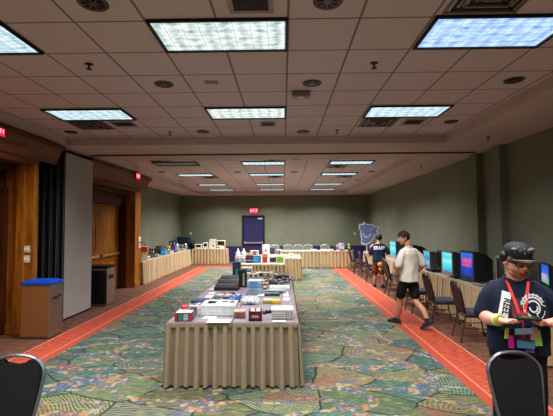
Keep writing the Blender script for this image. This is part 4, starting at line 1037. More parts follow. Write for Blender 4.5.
# --- spiky blue emblem board with white rim
t = thing('emblem_board', 'blue spiky cut-out board with white rim and white swirl behind staff', 'sign', (3.50+.1, 16.35, TH), 0)
def px2(x, y): # outline taken in local metres about (366.5,234)
    s_ = 16.35/FPX; return ((x-368.2)*s_, (246.5-y)*s_)
outl = [(359.0, 223.8), (362.6, 224.6), (363.8, 222.0), (365.8, 223.8), (371.2, 224.8), (372.8, 223.9), (373.4, 226.3), (379.0, 226.9), (377.0, 230.2), (378.2, 233.6), (374.6, 235.2), (373.2, 238.4), (371.4, 241.2), (369.6, 243.6), (366.2, 245.2), (363.4, 245.4), (360.4, 243.8), (360.9, 240.2), (359.9, 235.0), (360.2, 230.6), (358.6, 229.6)]
P2 = [px2(*q) for q in outl]; cxm = sum(q[0] for q in P2)/len(P2); cym = sum(q[1] for q in P2)/len(P2)
m = Matrix.Translation((-.13, 0, .26)) @ Matrix(((1, 0, 0, 0), (0, 0, -1, 0), (0, 1, 0, 0), (0, 0, 0, 1)))
B().prism([(a_, b_) for a_, b_ in P2], m, .012).build('rim', M('#e6edf6', .6), t)
B().prism([(cxm+(a_-cxm)*.86, cym+(b_-cym)*.86) for a_, b_ in P2], m @ Matrix.Translation((0, 0, .008)), .01).build('blue_face', M('#8099d0', .6, vs=6), t)
sw = arc([px2(362.8, 232.5), px2(363.4, 236.2), px2(366.4, 238.2), px2(369.8, 236.4), px2(370.2, 233.6)] if False else [(q[0], q[1], 0) for q in (px2(362.6, 233.0), px2(363.4, 235.8), px2(366.2, 237.4), px2(369.0, 236.2), px2(370.4, 234.0))])
b = B(); b.tube([m @ Vector((q.x, q.y, .02)) for q in sw], .022, 8); b.build('swirl', M('#dfe8f2', .6), t)
b = B(); b.tube([m @ Vector((*px2(368.6, 231.5), .02)), m @ Vector((*px2(371, 229.4), .02)), m @ Vector((*px2(374.6, 228.6), .02))], .016, 6); b.build('stroke', M('#c4d2e6', .6), t)
b = B(); b.box((-.2, .04, .30), (.05, .02, .60)); b.box((-.16, .03, .01), (.2, .26, .02)); b.build('easel', M('#d0d0d0', .5), t)
# tan ring binder etc on the right wall tables far part
console((3.62, 11.4, TH), PI/2, .3, .22, .08, '#303038', 'black console beside the walking man on the right tables')
console((3.62, 14.9, TH), PI/2, .3, .22, .08, '#8c8a90', 'grey console under the blue emblem side of right tables')

# --- more clutter on the left wall tables, each placed by depth along the wall
for px, x, w_, d_, h_, c_, c2, l in ((141.8, -5.16, .3, .17, .30, '#c9b89a', '#a85a4c', 'cream box with red stripe behind the colourful bag'), (148.0, -5.17, .34, .17, .22, '#8a8478', '#4f4a48', 'grey carton behind the dark accessories, nearer one'), (151.6, -5.17, .3, .17, .26, '#6f6a64', '#c2bdb0', 'grey carton behind the dark accessories, farther one'),
        (157.2, -4.62, .26, .15, .09, '#bcb6aa', '#7c868c', 'low grey box at table front before the brown box'), (167.6, -5.10, .24, .2, .26, '#c8c4bc', '#6d8a5c', 'pale box with green print behind the blue box'), (171.2, -4.70, .18, .16, .14, '#a9566a', '#e0c0c4', 'small crimson box between the pink and violet boxes'),
        (175.2, -5.06, .28, .22, .36, '#35485c', '#8fa4b8', 'slate box standing behind the pale blue figure'), (180.6, -5.0, .3, .24, .22, '#b8a488', '#7a6450', 'kraft box behind the flat tan board game'),
        (147.0, -4.65, .2, .16, .12, '#d4d0c6', '#5c86a0', 'small white box on the folders by the bag')):
    lb(px, 250, w_, d_, h_, c_, l, ((.1, .9, .3, .7, c2),), 'cardboard_box', x=x)
# ------------------------------------------------------------------ people
from mathutils import noise as mnoise
def V(*a): return Vector(a)
def loft(b, rings, n=28, p=2.4):
    """rings: (x, y, z, rx, ry) from bottom to top; closed with small caps"""
    L = []
    first, last = rings[0], rings[-1]
    rr = [(first[0], first[1], first[2]-.012, first[3]*.7, first[4]*.7)] + list(rings) + [(last[0], last[1], last[2]+.012, last[3]*.6, last[4]*.6)]
    for x, y, z, rx, ry in rr:
        ring = []
        for k in range(n):
            a = 2*PI*k/n; c, s_ = math.cos(a), math.sin(a)
            ring.append(b.bm.verts.new((x + rx*math.copysign(abs(c)**(2/p), c), y + ry*math.copysign(abs(s_)**(2/p), s_), z)))
        L.append(ring)
    for a, c in zip(L, L[1:]):
        for k in range(n): b.bm.faces.new((a[k], a[(k+1) % n], c[(k+1) % n], c[k]))
    b.bm.faces.new(L[0][::-1]); b.bm.faces.new(L[-1])
def limb(b, pts, rads, n=14, flat=1.0):
    P = arc(pts, 5); N = len(pts)
    rs = []
    for i in range(len(P)):
        t = i/5; k = min(int(t), N-2); f = t-k
        rs.append(rads[k]*(1-f)+rads[k+1]*f)
    b.tube(P, rs, n, flat=flat)
    b.ell(P[0], (rs[0],)*3, None, 0, 12, 8); b.ell(P[-1], (rs[-1],)*3, None, 0, 12, 8)
def bake(b, name, mats, parent, voxel, smooth=3, wrinkle=0.0, wf=9, matfn=None):
    bmesh.ops.recalc_face_normals(b.bm, faces=b.bm.faces[:])
    me = bpy.data.meshes.new('tmp'); b.bm.to_mesh(me); b.bm.free()
    o = bpy.data.objects.new('tmp', me); COL.objects.link(o)
    m = o.modifiers.new('r', 'REMESH'); m.mode = 'VOXEL'; m.voxel_size = voxel
    s_ = o.modifiers.new('s', 'SMOOTH'); s_.iterations = smooth; s_.factor = .5
    bpy.context.view_layer.update()
    me2 = bpy.data.meshes.new_from_object(o.evaluated_get(bpy.context.evaluated_depsgraph_get()))
    bpy.data.objects.remove(o); bpy.data.meshes.remove(me)
    me2.name = name; me2.materials.clear()
    for mm in (mats if isinstance(mats, (list, tuple)) else [mats]): me2.materials.append(mm)
    if wrinkle:
        nn = [v.normal.copy() for v in me2.vertices]
        for v, q in zip(me2.vertices, nn):
            c = v.co
            k = mnoise.noise(Vector((c.x*wf, c.y*wf, c.z*wf*.45))) + .5*mnoise.noise(Vector((c.x*wf*2.3+5, c.y*wf*2.3, c.z*wf*1.2)))
            v.co = c + q*wrinkle*k
    for p_ in me2.polygons:
        p_.use_smooth = True
        if matfn: p_.material_index = matfn(p_.center)
    o = bpy.data.objects.new(name, me2); COL.objects.link(o)
    if parent is not None: o.parent = parent
    return o
def hand(b, w, d, n, s_, scale=1.0, curl=(.5, .6, .5), thumb=(.6, .5), spread=.12):
    """w wrist, d direction of the fingers, n palm normal, s_ towards the thumb"""
    d, n, s_ = V(*d).normalized(), V(*n).normalized(), V(*s_).normalized()
    w = V(*w)
    pm = Matrix((s_, d, n)).transposed().to_4x4()
    b.box(w + d*.045*scale, (.078*scale, .095*scale, .030*scale), rot=pm, bev=.011*scale)
    for i, (off, L, base) in enumerate(((.031, .074, .086), (.010, .082, .092), (-.011, .076, .088), (-.031, .060, .078))):
        p = w + d*base*scale + s_*off*scale
        dirv = (d + s_*spread*(1-i/1.5)*.5).normalized(); pts = [p - d*.02*scale, p]
        ang = 0
        for f, c in zip((.46, .30, .24), curl):
            ang += c
            dv = dirv*math.cos(ang) + n*math.sin(ang)
            p = p + dv*L*f*scale; pts.append(p)
        b.tube(pts, [.0098*scale, .0098*scale, .0092*scale, .0085*scale, .0072*scale], 10)
        b.ell(pts[-1], (.0074*scale,)*3, None, 0, 8, 6)
    p = w + d*.022*scale + s_*.032*scale
    dv = (s_*math.cos(thumb[0]) + d*math.sin(thumb[0])).normalized()
    pts = [p, p + dv*.030*scale]
    dv2 = (dv*.5 + d*.75 + n*thumb[1]).normalized(); pts.append(pts[-1] + dv2*.032*scale); pts.append(pts[-1] + (dv2 + n*.1).normalized()*.024*scale)
    b.tube(pts, [.014*scale, .0125*scale, .0105*scale, .0085*scale], 10); b.ell(pts[-1], (.0088*scale,)*3, None, 0, 8, 6)
def head(b, H, fat=1.0):
    def e(c, r, rot=None): b.ell(H @ V(*c), r, H.to_3x3().to_4x4() @ (rot if rot is not None else Matrix.Identity(4)), 0, 20, 14)
    e((0, -.012, .032), (.077*fat, .098, .090)); e((0, .018, -.035), (.066*fat, .076, .084)); e((0, .043, -.086), (.042*fat, .040, .034))
    if fat > 1.02: e((.035, .03, -.062), (.038, .045, .042)); e((-.035, .03, -.062), (.038, .045, .042)); e((0, .01, -.098), (.05, .05, .03))
    e((0, .080, .026), (.052, .016, .012))
    b.tube([H @ V(0, .086, .022), H @ V(0, .104, -.006), H @ V(0, .112, -.026)], [.009, .012, .015], 10); e((0, .106, -.030), (.017, .014, .011))
    e((0, .088, -.060), (.024, .012, .0075)); e((0, .086, -.072), (.020, .011, .007))
    for sx in (-1, 1): e((sx*.077*fat, -.010, -.006), (.011, .024, .033), Matrix.Rotation(sx*.25, 4, 'Z'))
def face_mat(H):
    Hi = H.inverted()
    def fn(c):
        q = Hi @ c
        if abs(q.x) < .024 and -.079 < q.z < -.053 and q.y > .084: return 1
        if q.y > .05 and abs(q.z) < .4 and abs(q.x) < .06 and .024 < q.z < .034 and abs(q.x) > .014 and q.y > .07: return 2
        return 0
    return fn
def eyes(H, t):
    for sx in (-1, 1):
        b = B(); b.ell(H @ V(sx*.030, .076, .004), (.0125, .0125, .0095), H.to_3x3().to_4x4()); b.ell(H @ V(sx*.030, .087, .003), (.0055, .003, .0055), H.to_3x3().to_4x4(), 1)
        b.build('eye', [M('#e4ddd8', .3), M('#241a16', .2)], t, 'all')
def hair_cap(b, H, r=1.08, keep=lambda q: True, lumps=.006, seed=1):
    """scalp shell: the part of a grown cranium that satisfies keep"""
    q = bmesh.ops.create_icosphere(b.bm, subdivisions=4, radius=1)
    kill = []
    for v in q['verts']:
        c = V(v.co.x*.077*r, v.co.y*.098*r - .012, v.co.z*.090*r + .032)
        k = mnoise.noise(Vector((c.x*45+seed, c.y*45, c.z*30)))*lumps
        c = c + v.co.normalized()*k
        if not keep(c): kill.append(v)
        v.co = H @ c
    bmesh.ops.delete(b.bm, geom=kill, context='VERTS')
def shoe(b, ankle, d, pitch=0.0, L=.28):
    """ankle joint, forward direction in plan, sole pitched so the heel lifts by pitch"""
    d = V(d[0], d[1], 0).normalized(); s_ = V(d.y, -d.x, 0)
    rot = Matrix((s_, d, V(0, 0, 1))).transposed().to_4x4() @ Matrix.Rotation(-pitch, 4, 'X')
    c = V(*ankle)
    def e(p, r): b.ell(c + (rot.to_3x3() @ V(*p)), r, rot, 0, 16, 10)
    e((0, .06, -.055), (.047, .15, .033)); e((0, .13, -.06), (.049, .075, .03)); e((0, -.035, -.045), (.040, .052, .042)); e((0, 0, -.01), (.045, .06, .04)); e((0, .05, -.03), (.042, .09, .035))
    return c, rot
def sole(c, rot, parent, m):
    b = B(); poly = [(-.03, -.085), (.03, -.085), (.042, -.03), (.04, .06), (.052, .13), (.042, .19), (.015, .215), (-.015, .215), (-.042, .19), (-.052, .13), (-.04, .06), (-.042, -.03)]
    b.prism(poly, Matrix.Translation(c) @ rot @ Matrix.Translation((0, 0, -.094)), .022, 0, .004); return b.build('sole', m, parent)
def project(me, bvh, fwd, eps=.004):
    """press a flat mesh lying in the local XZ plane onto a body shell along the local Y axis; fwd=+1 front, -1 back"""
    for v in me.vertices:
        h = bvh.ray_cast(Vector((v.co.x, fwd*2, v.co.z)), Vector((0, -fwd, 0)))
        y = h[0].y if h[0] is not None else 0
        v.co.y = y + fwd*eps + fwd*abs(v.co.y)
def decal(name, faces2d, bvh, fwd, mat, parent, eps=.004):
    """faces2d: list of (x,z) quads/polys, finely split already"""
    b = B()
    for f in faces2d:
        b.bm.faces.new([b.bm.verts.new((x, 0, z)) for x, z in f])
    me = bpy.data.meshes.new(name); bmesh.ops.remove_doubles(b.bm, verts=b.bm.verts[:], dist=1e-5); b.bm.to_mesh(me); b.bm.free()
    project(me, bvh, fwd, eps); me.materials.append(mat)
    o = bpy.data.objects.new(name, me); COL.objects.link(o); o.parent = parent; return o
def rquad(cx, cz, w_, h_, a, n=6, m=6):
    out = []
    ca, sa = math.cos(a), math.sin(a)
    def P(u, v): return (cx + u*ca - v*sa, cz + u*sa + v*ca)
    for i in range(n):
        for j in range(m):
            u0, u1 = -w_/2+w_*i/n, -w_/2+w_*(i+1)/n; v0, v1 = -h_/2+h_*j/m, -h_/2+h_*(j+1)/m
            out.append([P(u0, v0), P(u1, v0), P(u1, v1), P(u0, v1)])
    return out
def stroke2d(pts, wd, n=4):
    P = arc([(x, 0, z) for x, z in pts], n); out = []
    for a, c in zip(P, P[1:]):
        t = (c-a).normalized(); q = Vector((t.z, 0, -t.x))*wd/2
        out.append([(a.x+q.x, a.z+q.z), (a.x-q.x, a.z-q.z), (c.x-q.x, c.z-q.z), (c.x+q.x, c.z+q.z)])
    return out
def bvh_of(o): return BVHTree.FromPolygons([v.co for v in o.data.vertices], [p_.vertices for p_ in o.data.polygons])
def skin(name, c):
    s = NT(name); f, _ = s.noise(s.coord(), 22, 3)
    k = srgb(c); s.base(s.ramp(f, [(.3, tuple(x*.9 for x in k[:3])), (.7, tuple(min(1, x*1.08) for x in k[:3]))])); s.rough(.5)
    s.b.inputs['Subsurface Weight'].default_value = .08; s.b.inputs['Subsurface Radius'].default_value = (.02, .008, .004); return s.m

# ---------------------------------------------------------------- man in cap at the right edge
SKA = skin('skin_pale', '#d69c86'); LIP = M('#b0665c', .5); BROW = M('#4a3226', .8)
t1 = thing('person', 'bearded person in dark cap, glasses, navy shirt and red lanyard using a handheld', 'person', (1.905, 3.33, 0), PI-.28)
H1 = Matrix.Translation((.0, .075, 1.585)) @ Matrix.Rotation(math.radians(14), 4, 'Z') @ Matrix.Rotation(math.radians(-13), 4, 'X') @ Matrix.Scale(1.06, 4)
b = B()
loft(b, [(0, 0, .84, .17, .13), (0, .01, .95, .195, .15), (0, .03, 1.05, .195, .165), (0, .02, 1.18, .185, .15), (0, .0, 1.30, .18, .12), (0, -.01, 1.37, .15, .08), (0, -.01, 1.41, .08, .055)])
limb(b, [(0, -.005, 1.40), (0, .03, 1.47), (0, .055, 1.53)], [.075, .068, .066])
head(b, H1, 1.1)
limb(b, [(.15, -.01, 1.32), (.21, .0, 1.24), (.245, .03, 1.125)], [.056, .058, .05]); limb(b, [(.245, .03, 1.125), (.225, .17, 1.13), (.18, .285, 1.145)], [.052, .050, .030])
limb(b, [(-.15, -.01, 1.32), (-.24, .0, 1.24), (-.30, .03, 1.125)], [.062, .058, .05]); limb(b, [(-.30, .03, 1.125), (-.24, .17, 1.13), (-.150, .285, 1.15)], [.052, .050, .030])
for sx in (-1, 1): limb(b, [(sx*.10, 0, .86), (sx*.11, .01, .48), (sx*.115, -.02, .08)], [.10, .065, .045])
hand(b, (.18, .285, 1.145), (-.93, .22, .05), (.05, -.15, 1), (.2, .95, .0), 1.0, (.15, .45, .55), (.7, .55))
hand(b, (-.150, .285, 1.15), (.93, .22, .05), (-.05, -.15, 1), (-.2, .95, .0), 1.0, (.15, .45, .55), (.7, .55))
body1 = bake(b, 'body', [SKA, LIP, BROW], t1, .005, 2, matfn=face_mat(H1))
eyes(H1, t1)
# navy shirt
NAVY = M('#0e1a31', .9, vs=40)
b = B()
loft(b, [(0, .005, .86, .225, .185), (0, .015, .95, .225, .19), (0, .03, 1.05, .222, .197), (0, .022, 1.18, .212, .178), (0, .002, 1.30, .208, .148), (0, -.008, 1.375, .188, .115), (0, -.005, 1.415, .135, .095), (0, -.005, 1.44, .095, .08)])
limb(b, [(.14, -.01, 1.335), (.205, -.0, 1.26), (.242, .015, 1.155)], [.085, .083, .082]); limb(b, [(-.14, -.01, 1.335), (-.23, .0, 1.26), (-.295, .015, 1.155)], [.085, .083, .082])
sh1 = bake(b, 'shirt', NAVY, t1, .008, 3, .010, 8)
b = B()
b.tube(arc([(.095*math.cos(a), .01+.08*math.sin(a), 1.435-.02*math.sin(a)) for a in [k*PI/6 for k in range(13)]], 2), .010, 8); b.build('collar', NAVY, sh1, True)
# black trousers and shoes
b = B(); loft(b, [(0, 0, .82, .19, .145), (0, .005, .92, .2, .155)])
for sx in (-1, 1): limb(b, [(sx*.10, 0, .86), (sx*.11, .01, .48), (sx*.115, -.02, .07)], [.115, .088, .08])
bake(b, 'trousers', M('#0d0e12', .85), t1, .01, 3, .006, 10)
for sx in (-1, 1):
    b = B(); c_, r_ = shoe(b, (sx*.115, -.02, .095), (sx*.12, 1)); so = bake(b, 'shoe', M('#17171a', .6), t1, .008, 2); sole(c_, r_, so, M('#e0dedb', .6))
# beard, cap, hair, glasses
Hr = H1.to_3x3().to_4x4()
b = B()
def keepb(q): return q.z < -.045 and q.y > -.005 and not (abs(q.x) < .026 and -.078 < q.z < -.052)
q_ = bmesh.ops.create_icosphere(b.bm, subdivisions=4, radius=1); kill = []
for v in q_['verts']:
    c = V(v.co.x*.0765, v.co.y*.090+.018, v.co.z*.095-.035); c += v.co*mnoise.noise(c*60)*.004
    if not keepb(c): kill.append(v)
    v.co = H1 @ c
bmesh.ops.delete(b.bm, geom=kill, context='VERTS'); b.build('beard', M('#9a6a50', .9, vs=120), t1, 'all')
b = B(); hair_cap(b, H1, 1.07, lambda q: q.z < .05 and q.y < -.01 and q.z > -.045, .005); b.build('hair', M('#2e211c', .9), t1, 'all')
CAPM = M('#1b1a20', .8, vs=60)
b = B()
q_ = bmesh.ops.create_icosphere(b.bm, subdivisions=4, radius=1); kill = []
for v in q_['verts']:
    c = V(v.co.x*.095, v.co.y*.114-.010, math.copysign(abs(max(v.co.z, -.25))**.8, v.co.z)*.076+.066)
    if v.co.z < -.2: kill.append(v)
    v.co = H1 @ c
bmesh.ops.delete(b.bm, geom=kill, context='VERTS'); cap = b.build('cap', CAPM, t1, 'all')
b = B()
b.grid(lambda u, v: H1 @ V((u-.5)*.20*(1-.25*v*v), .075+.095*v*(1-.5*(2*u-1)**2) - .045*(2*u-1)**2, .052-.012*v-.022*(2*u-1)**2), 12, 6)
b.grid(lambda u, v: H1 @ V((u-.5)*.20*(1-.25*v*v), .075+.095*v*(1-.5*(2*u-1)**2) - .045*(2*u-1)**2, .046-.012*v-.022*(2*u-1)**2), 12, 6)
b.build('visor', M('#1e1c22', .7), cap, 'all')
b = B(); b.tube([H1 @ V((u-.5)*.20*.75, .170-.5*.095*(2*u-1)**2-.045*(2*u-1)**2, .053-.022*(2*u-1)**2) for u in [k/12 for k in range(13)]], .0045, 6); b.build('visor_edge', M('#8a6d55', .6), cap, True)
b = B()
for k, (a, z) in enumerate(((.9, .085), (.55, .10), (.2, .09), (1.25, .095), (1.0, .115), (.4, .12))):
    rr_ = math.sqrt(max(.05, 1-((z-.066)/.078)**2))
    b.ell(H1 @ V(.093*rr_*math.cos(a+.6), .112*rr_*math.sin(a+.6)-.010, z), (.009, .009, .009), None, 0, 8, 6)
b.ell(H1 @ V(.062, .062, .110), (.026, .018, .012), Hr); b.ell(H1 @ V(-.06, .068, .106), (.024, .018, .016), Hr); b.ell(H1 @ V(-.03, .084, .104), (.018, .014, .016), Hr)
b.build('pin_badge', M('#5e5e66', .5, .3), cap, True)
b = B(); b.ell(H1 @ V(.092, -.03, .028), (.026, .042, .040), Hr); b.ell(H1 @ V(-.092, -.02, .03), (.022, .036, .042), Hr); b.tube(arc([H1 @ V(.098, -.02, .04), H1 @ V(.075, -.10, .035), H1 @ V(0, -.125, .03), H1 @ V(-.075, -.10, .035), H1 @ V(-.098, -.02, .04)]), .012, 8)
b.build('headphones', M('#121216', .5), t1, True)
b = B()
for sx in (-1, 1):
    b.tube([H1 @ V(sx*.034+.026*math.cos(a), .098-.12*abs(sx*.034+.026*math.cos(a))**2*6, .002+.019*math.sin(a)) for a in [k*PI/8 for k in range(16)]], .0045, 6, closed=True)
    b.tube([H1 @ V(sx*.060, .093, .008), H1 @ V(sx*.083, .05, .010), H1 @ V(sx*.085, -.01, .006)], .003, 6)
b.tube([H1 @ V(-.009, .101, .006), H1 @ V(.009, .101, .006)], .003, 6); b.build('glasses', M('#111114', .3), t1, True)
# lanyard, badges, wristbands
bv = bvh_of(sh1)
REDL1 = M('#d8301f', .6)
def sy(x, z):
    h = bv.ray_cast(Vector((x, 2, z)), Vector((0, -1, 0))); return h[0].y if h[0] is not None else .1
for sx, x0, x1 in ((1, .082, .03), (-1, -.07, -.005)):
    ps = []
    for k in range(11):
        f = k/10; x = x0+(x1-x0)*f; z = 1.425-(1.425-1.19)*f
        ps.append((x, max(sy(x, z), .06 if k == 0 else 0), z))
    b = B(); b.grid(lambda u, v: V(ps[round(u*10)][0]+(v-.5)*.023, ps[round(u*10)][1]+.006, ps[round(u*10)][2]), 10, 2)
    b.build('lanyard', REDL1, t1, 'all')
b = B(); b.tube([(.012, sy(.012, 1.19)+.006, 1.19), (.012, sy(.012, 1.1)+.01, 1.1), (.015, sy(.015, 1.04)+.02, 1.02)], .006, 6); b.build('lanyard', M('#a82c38', .6), t1, True)
for k, (x, z, w_, h_, c_) in enumerate(((.125, 1.035, .028, .085, '#a9b62a'), (.095, .975, .04, .10, '#c0268c'), (.015, 1.065, .12, .045, '#8fb4cc'), (.015, 1.02, .13, .05, '#3a1620'), (.0, .965, .12, .06, '#4d7f9c'), (-.08, 1.02, .05, .12, '#7fae4a'), (-.055, 1.05, .04, .10, '#b08a86'), (-.03, .925, .06, .05, '#55486a'))):
    b = B(); y_ = max(sy(x, z), .15)+.014+.004*(k % 3); b.box((x, y_, z), (w_, .005, h_), rot=Matrix.Rotation(.12*((k % 3)-1), 4, 'Y'), bev=.0015); b.build('badge', M(c_, .4, vs=90, var=.3), t1)
for x, y, z, c_, r_ in ((.200, .248, 1.142, '#d9d6d0', .040), (.189, .266, 1.143, '#c9c43a', .038), (.181, .281, 1.145, '#8a9a2a', .036)):
    b = B(); ax = V(-.5, .85, .1).normalized(); u_ = ax.cross(V(0, 0, 1)).normalized(); w2 = ax.cross(u_)
    b.tube([V(x, y, z) + (u_*math.cos(a)+w2*math.sin(a))*r_ for a in [k*PI/9 for k in range(18)]], .0075, 6, closed=True); b.build('wristband', M(c_, .5), t1, True)
# shirt print
WHT = M('#c9ccd0', .8, vs=70, var=.2)
pa = -.24  # the panel leans
decal('shirt_print', rquad(.118, 1.245, .062, .20, -pa), bv, 1, WHT, sh1, .005)
tm = text_mesh('REEL', .062, 0, bold=.0015)
for v in tm.vertices:
    x, y = v.co.x, v.co.y          # text reads downwards along the panel; seen from the front local x runs to the left
    u, w_ = y, -x                 # rotate 90 degrees clockwise as seen by the viewer
    ca, sa = math.cos(-pa), math.sin(-pa)
    X = -u; Z = w_
    v.co = Vector((.112 + X*ca - Z*sa, 0, 1.232 + X*sa + Z*ca))
project(tm, bv, 1, .008); tm.materials.clear(); tm.materials.append(M('#16161c', .8))
o = bpy.data.objects.new('shirt_lettering', tm); COL.objects.link(o); o.parent = sh1
sw_ = []
cx_, cz_ = -.075, 1.235
for r_, a0, a1, wd in ((.085, .2, 2.6, .010), (.068, -.6, 2.9, .012), (.085, 3.4, 4.6, .008), (.045, .8, 4.4, .014), (.028, 2.8, 6.4, .012), (.06, 4.2, 5.6, .010)):
    sw_ += stroke2d([(cx_+r_*math.cos(a0+(a1-a0)*k/8), cz_+r_*1.1*math.sin(a0+(a1-a0)*k/8)) for k in range(9)], wd, 2)
for k in range(9):
    a = .3+k*.33; sw_ += stroke2d([(cx_+.072*math.cos(a), cz_+.08*math.sin(a)), (cx_+.096*math.cos(a+.12), cz_+.105*math.sin(a+.12))], .007, 2)
decal('shirt_print', sw_, bv, 1, WHT, sh1, .006)
decal('shirt_print', rquad(.03, 1.235, .10, .13, 0), bv, 1, M('#3c3040', .8, vs=60, var=.5), sh1, .003)
decal('shirt_print', rquad(.02, 1.19, .12, .05, 0.1), bv, 1, M('#6a2436', .8, vs=60, var=.5), sh1, .005)
# the handheld he plays on
q = thing('handheld_console', 'dark green handheld game device held in both hands by the man in cap', 'handheld game', tuple((Matrix.Translation((1.905, 3.33, 0)) @ Matrix.Rotation(PI-.28, 4, 'Z') @ V(.015, .345, 1.176))), PI-.28)
B().box((0, 0, .012), (.17, .085, .018), bev=.006).build('shell', M('#1b231c', .4), q)
B().box((0, 0, .0215), (.09, .062, .002)).build('screen', M('#4a5a2a', .2), q)
b = B()
for sx in (-1, 1): b.lathe((sx*.063, .01, .021), [(.008, 0), (.009, .006)], 10)
b.build('thumb_stick', M('#2a2a2e', .5), q)

# ---------------------------------------------------------------- walking man in pale shirt
SKB = skin('skin_warm', '#c08f76')
t2 = thing('person', 'dark-haired man in cream shirt and black shorts walking away along the red border', 'person', (2.335, 7.52, 0), math.radians(32)); t2.scale = (.985, .985, .985)
H2 = Matrix.Translation((-.05, .07, 1.655)) @ Matrix.Rotation(math.radians(62), 4, 'Z') @ Matrix.Rotation(math.radians(-6), 4, 'X')
LF, RB = V(-.02, .30, .095), V(.03, -.38, .17)
b = B()
loft(b, [(0, 0, .86, .155, .115), (0, .0, .96, .16, .12), (0, .01, 1.08, .155, .115), (0, .015, 1.22, .175, .12), (0, .01, 1.36, .175, .10), (0, 0, 1.42, .13, .07), (0, 0, 1.46, .065, .05)])
limb(b, [(0, 0, 1.44), (0, .02, 1.52), (0, .03, 1.58)], [.062, .056, .056]); head(b, H2)
limb(b, [(-.16, 0, 1.38), (-.23, .0, 1.27), (-.255, .03, 1.13)], [.055, .052, .044]); limb(b, [(-.255, .03, 1.13), (-.25, .08, 1.0), (-.225, .13, .90)], [.044, .042, .028])
hand(b, (-.225, .13, .90), (.12, .25, -.95), (.95, .1, .1), (.1, .9, .2), .98, (.25, .35, .3), (.9, .2))
limb(b, [(.16, 0, 1.38), (.25, -.06, 1.28), (.295, -.09, 1.14)], [.055, .052, .044]); limb(b, [(.295, -.09, 1.14), (.27, -.01, 1.04), (.215, .08, .96)], [.044, .042, .028])
hand(b, (.215, .08, .96), (-.3, .6, -.7), (-.9, -.1, .3), (.1, .7, .6), .98, (.3, .5, .5), (.9, .2))
KL, KR = V(-.075, .17, .49), V(.08, -.06, .50)
limb(b, [(-.085, .02, .90), (-.08, .10, .70), KL, (KL+LF)/2+V(0, -.035, 0), LF], [.095, .08, .056, .056, .036])
limb(b, [(.085, -.0, .90), (.085, -.03, .70), KR, (KR+RB)/2+V(0, -.05, 0), RB], [.095, .08, .056, .056, .036])
bake(b, 'body', [SKB, LIP, BROW], t2, .0055, 2, matfn=face_mat(H2)); eyes(H2, t2)
CREAM = M('#d6d1c6', .85, vs=30, var=.03)
b = B()
loft(b, [(0, -.005, .845, .195, .155), (0, 0, .95, .19, .15), (0, .005, 1.08, .185, .145), (0, .01, 1.22, .20, .145), (0, .005, 1.36, .205, .13), (0, 0, 1.435, .155, .10), (0, 0, 1.475, .085, .07)])
limb(b, [(-.15, 0, 1.395), (-.215, .0, 1.30), (-.25, .02, 1.16)], [.072, .074, .078]); limb(b, [(.15, 0, 1.395), (.24, -.055, 1.30), (.285, -.085, 1.16)], [.072, .074, .078])
sh2 = bake(b, 'shirt', CREAM, t2, .008, 3, .014, 8)
b = B(); b.tube([(.078*math.cos(a), .005+.065*math.sin(a), 1.487-.01*math.sin(a)) for a in [k*PI/8 for k in range(16)]], .011, 8, closed=True); b.build('collar', CREAM, sh2, True)
b = B(); loft(b, [(0, 0, .80, .17, .125), (0, 0, .90, .165, .128), (0, 0, .95, .16, .12)])
limb(b, [(-.085, .02, .87), (-.083, .09, .72), (-.078, .14, .58)], [.105, .097, .09]); limb(b, [(.085, 0, .87), (.085, -.03, .72), (.082, -.055, .585)], [.105, .097, .09])
bake(b, 'shorts', M('#101218', .85), t2, .009, 2, .008, 10)
b = B(); hair_cap(b, H2, 1.13, lambda q: (q.z > .058 or (q.y < .015 and q.z > -.065) or (q.y < .06 and q.z > .02)), .014); hr = b.build('hair', M('#2b1d18', .8, vs=120, var=.3), t2, 'all')
m_ = hr.modifiers.new('thickness', 'SOLIDIFY'); m_.thickness = .012; m_.offset = 0
for an, dr, pit in ((LF, (-.15, 1), .0), (RB, (-.25, 1), .55)):
    b = B(); c_, r_ = shoe(b, an, dr, pit); so = bake(b, 'shoe', M('#24242a', .6, vs=60, var=.4), t2, .007, 2); sole(c_, r_, so, M('#4a4a50', .6))
    b = B(); b.tube([an+V(0, 0, -.01), an+V(0, .0, .05)], [.043, .042], 12); b.build('sock', M('#1c1c20', .8), t2, True)
b = B(); b.tube([V(-.2465, .095, .965)+V(.036*math.cos(a), .036*math.sin(a), .01*math.sin(a)) for a in [k*PI/8 for k in range(16)]], .007, 6, closed=True); b.build('wristwatch', M('#1a1a1c', .4), t2, True)

# ---------------------------------------------------------------- person in staff shirt, back turned
SKC = skin('skin_tan', '#c09680')
t3 = thing('person', 'person seen from behind in navy shirt with white STAFF lettering and brown shorts', 'person', (2.88, 12.15, 0), math.radians(-4))
H3 = Matrix.Translation((.02, .05, 1.475)) @ Matrix.Rotation(math.radians(-20), 4, 'Z') @ Matrix.Rotation(math.radians(-12), 4, 'X')
b = B()
loft(b, [(0, 0, .76, .17, .125), (0, .0, .86, .175, .13), (0, .01, .97, .155, .115), (0, .015, 1.10, .165, .115), (0, .01, 1.22, .175, .105), (0, 0, 1.29, .14, .08), (0, 0, 1.33, .065, .05)])
limb(b, [(0, 0, 1.30), (0, .02, 1.37), (.01, .035, 1.42)], [.056, .05, .05]); head(b, H3)
limb(b, [(-.17, 0, 1.26), (-.235, -.01, 1.13), (-.26, .0, 1.0)], [.052, .048, .042]); limb(b, [(-.26, 0, 1.0), (-.25, .1, .95), (-.20, .2, .96)], [.042, .038, .026])
hand(b, (-.2, .2, .96), (.4, .8, .1), (.6, -.2, .3), (.1, .1, .9), .9, (.3, .4, .4))
limb(b, [(.17, 0, 1.26), (.25, -.02, 1.14), (.30, -.02, 1.02)], [.052, .048, .042]); limb(b, [(.30, -.02, 1.02), (.27, .1, 1.0), (.20, .2, 1.02)], [.042, .038, .026])
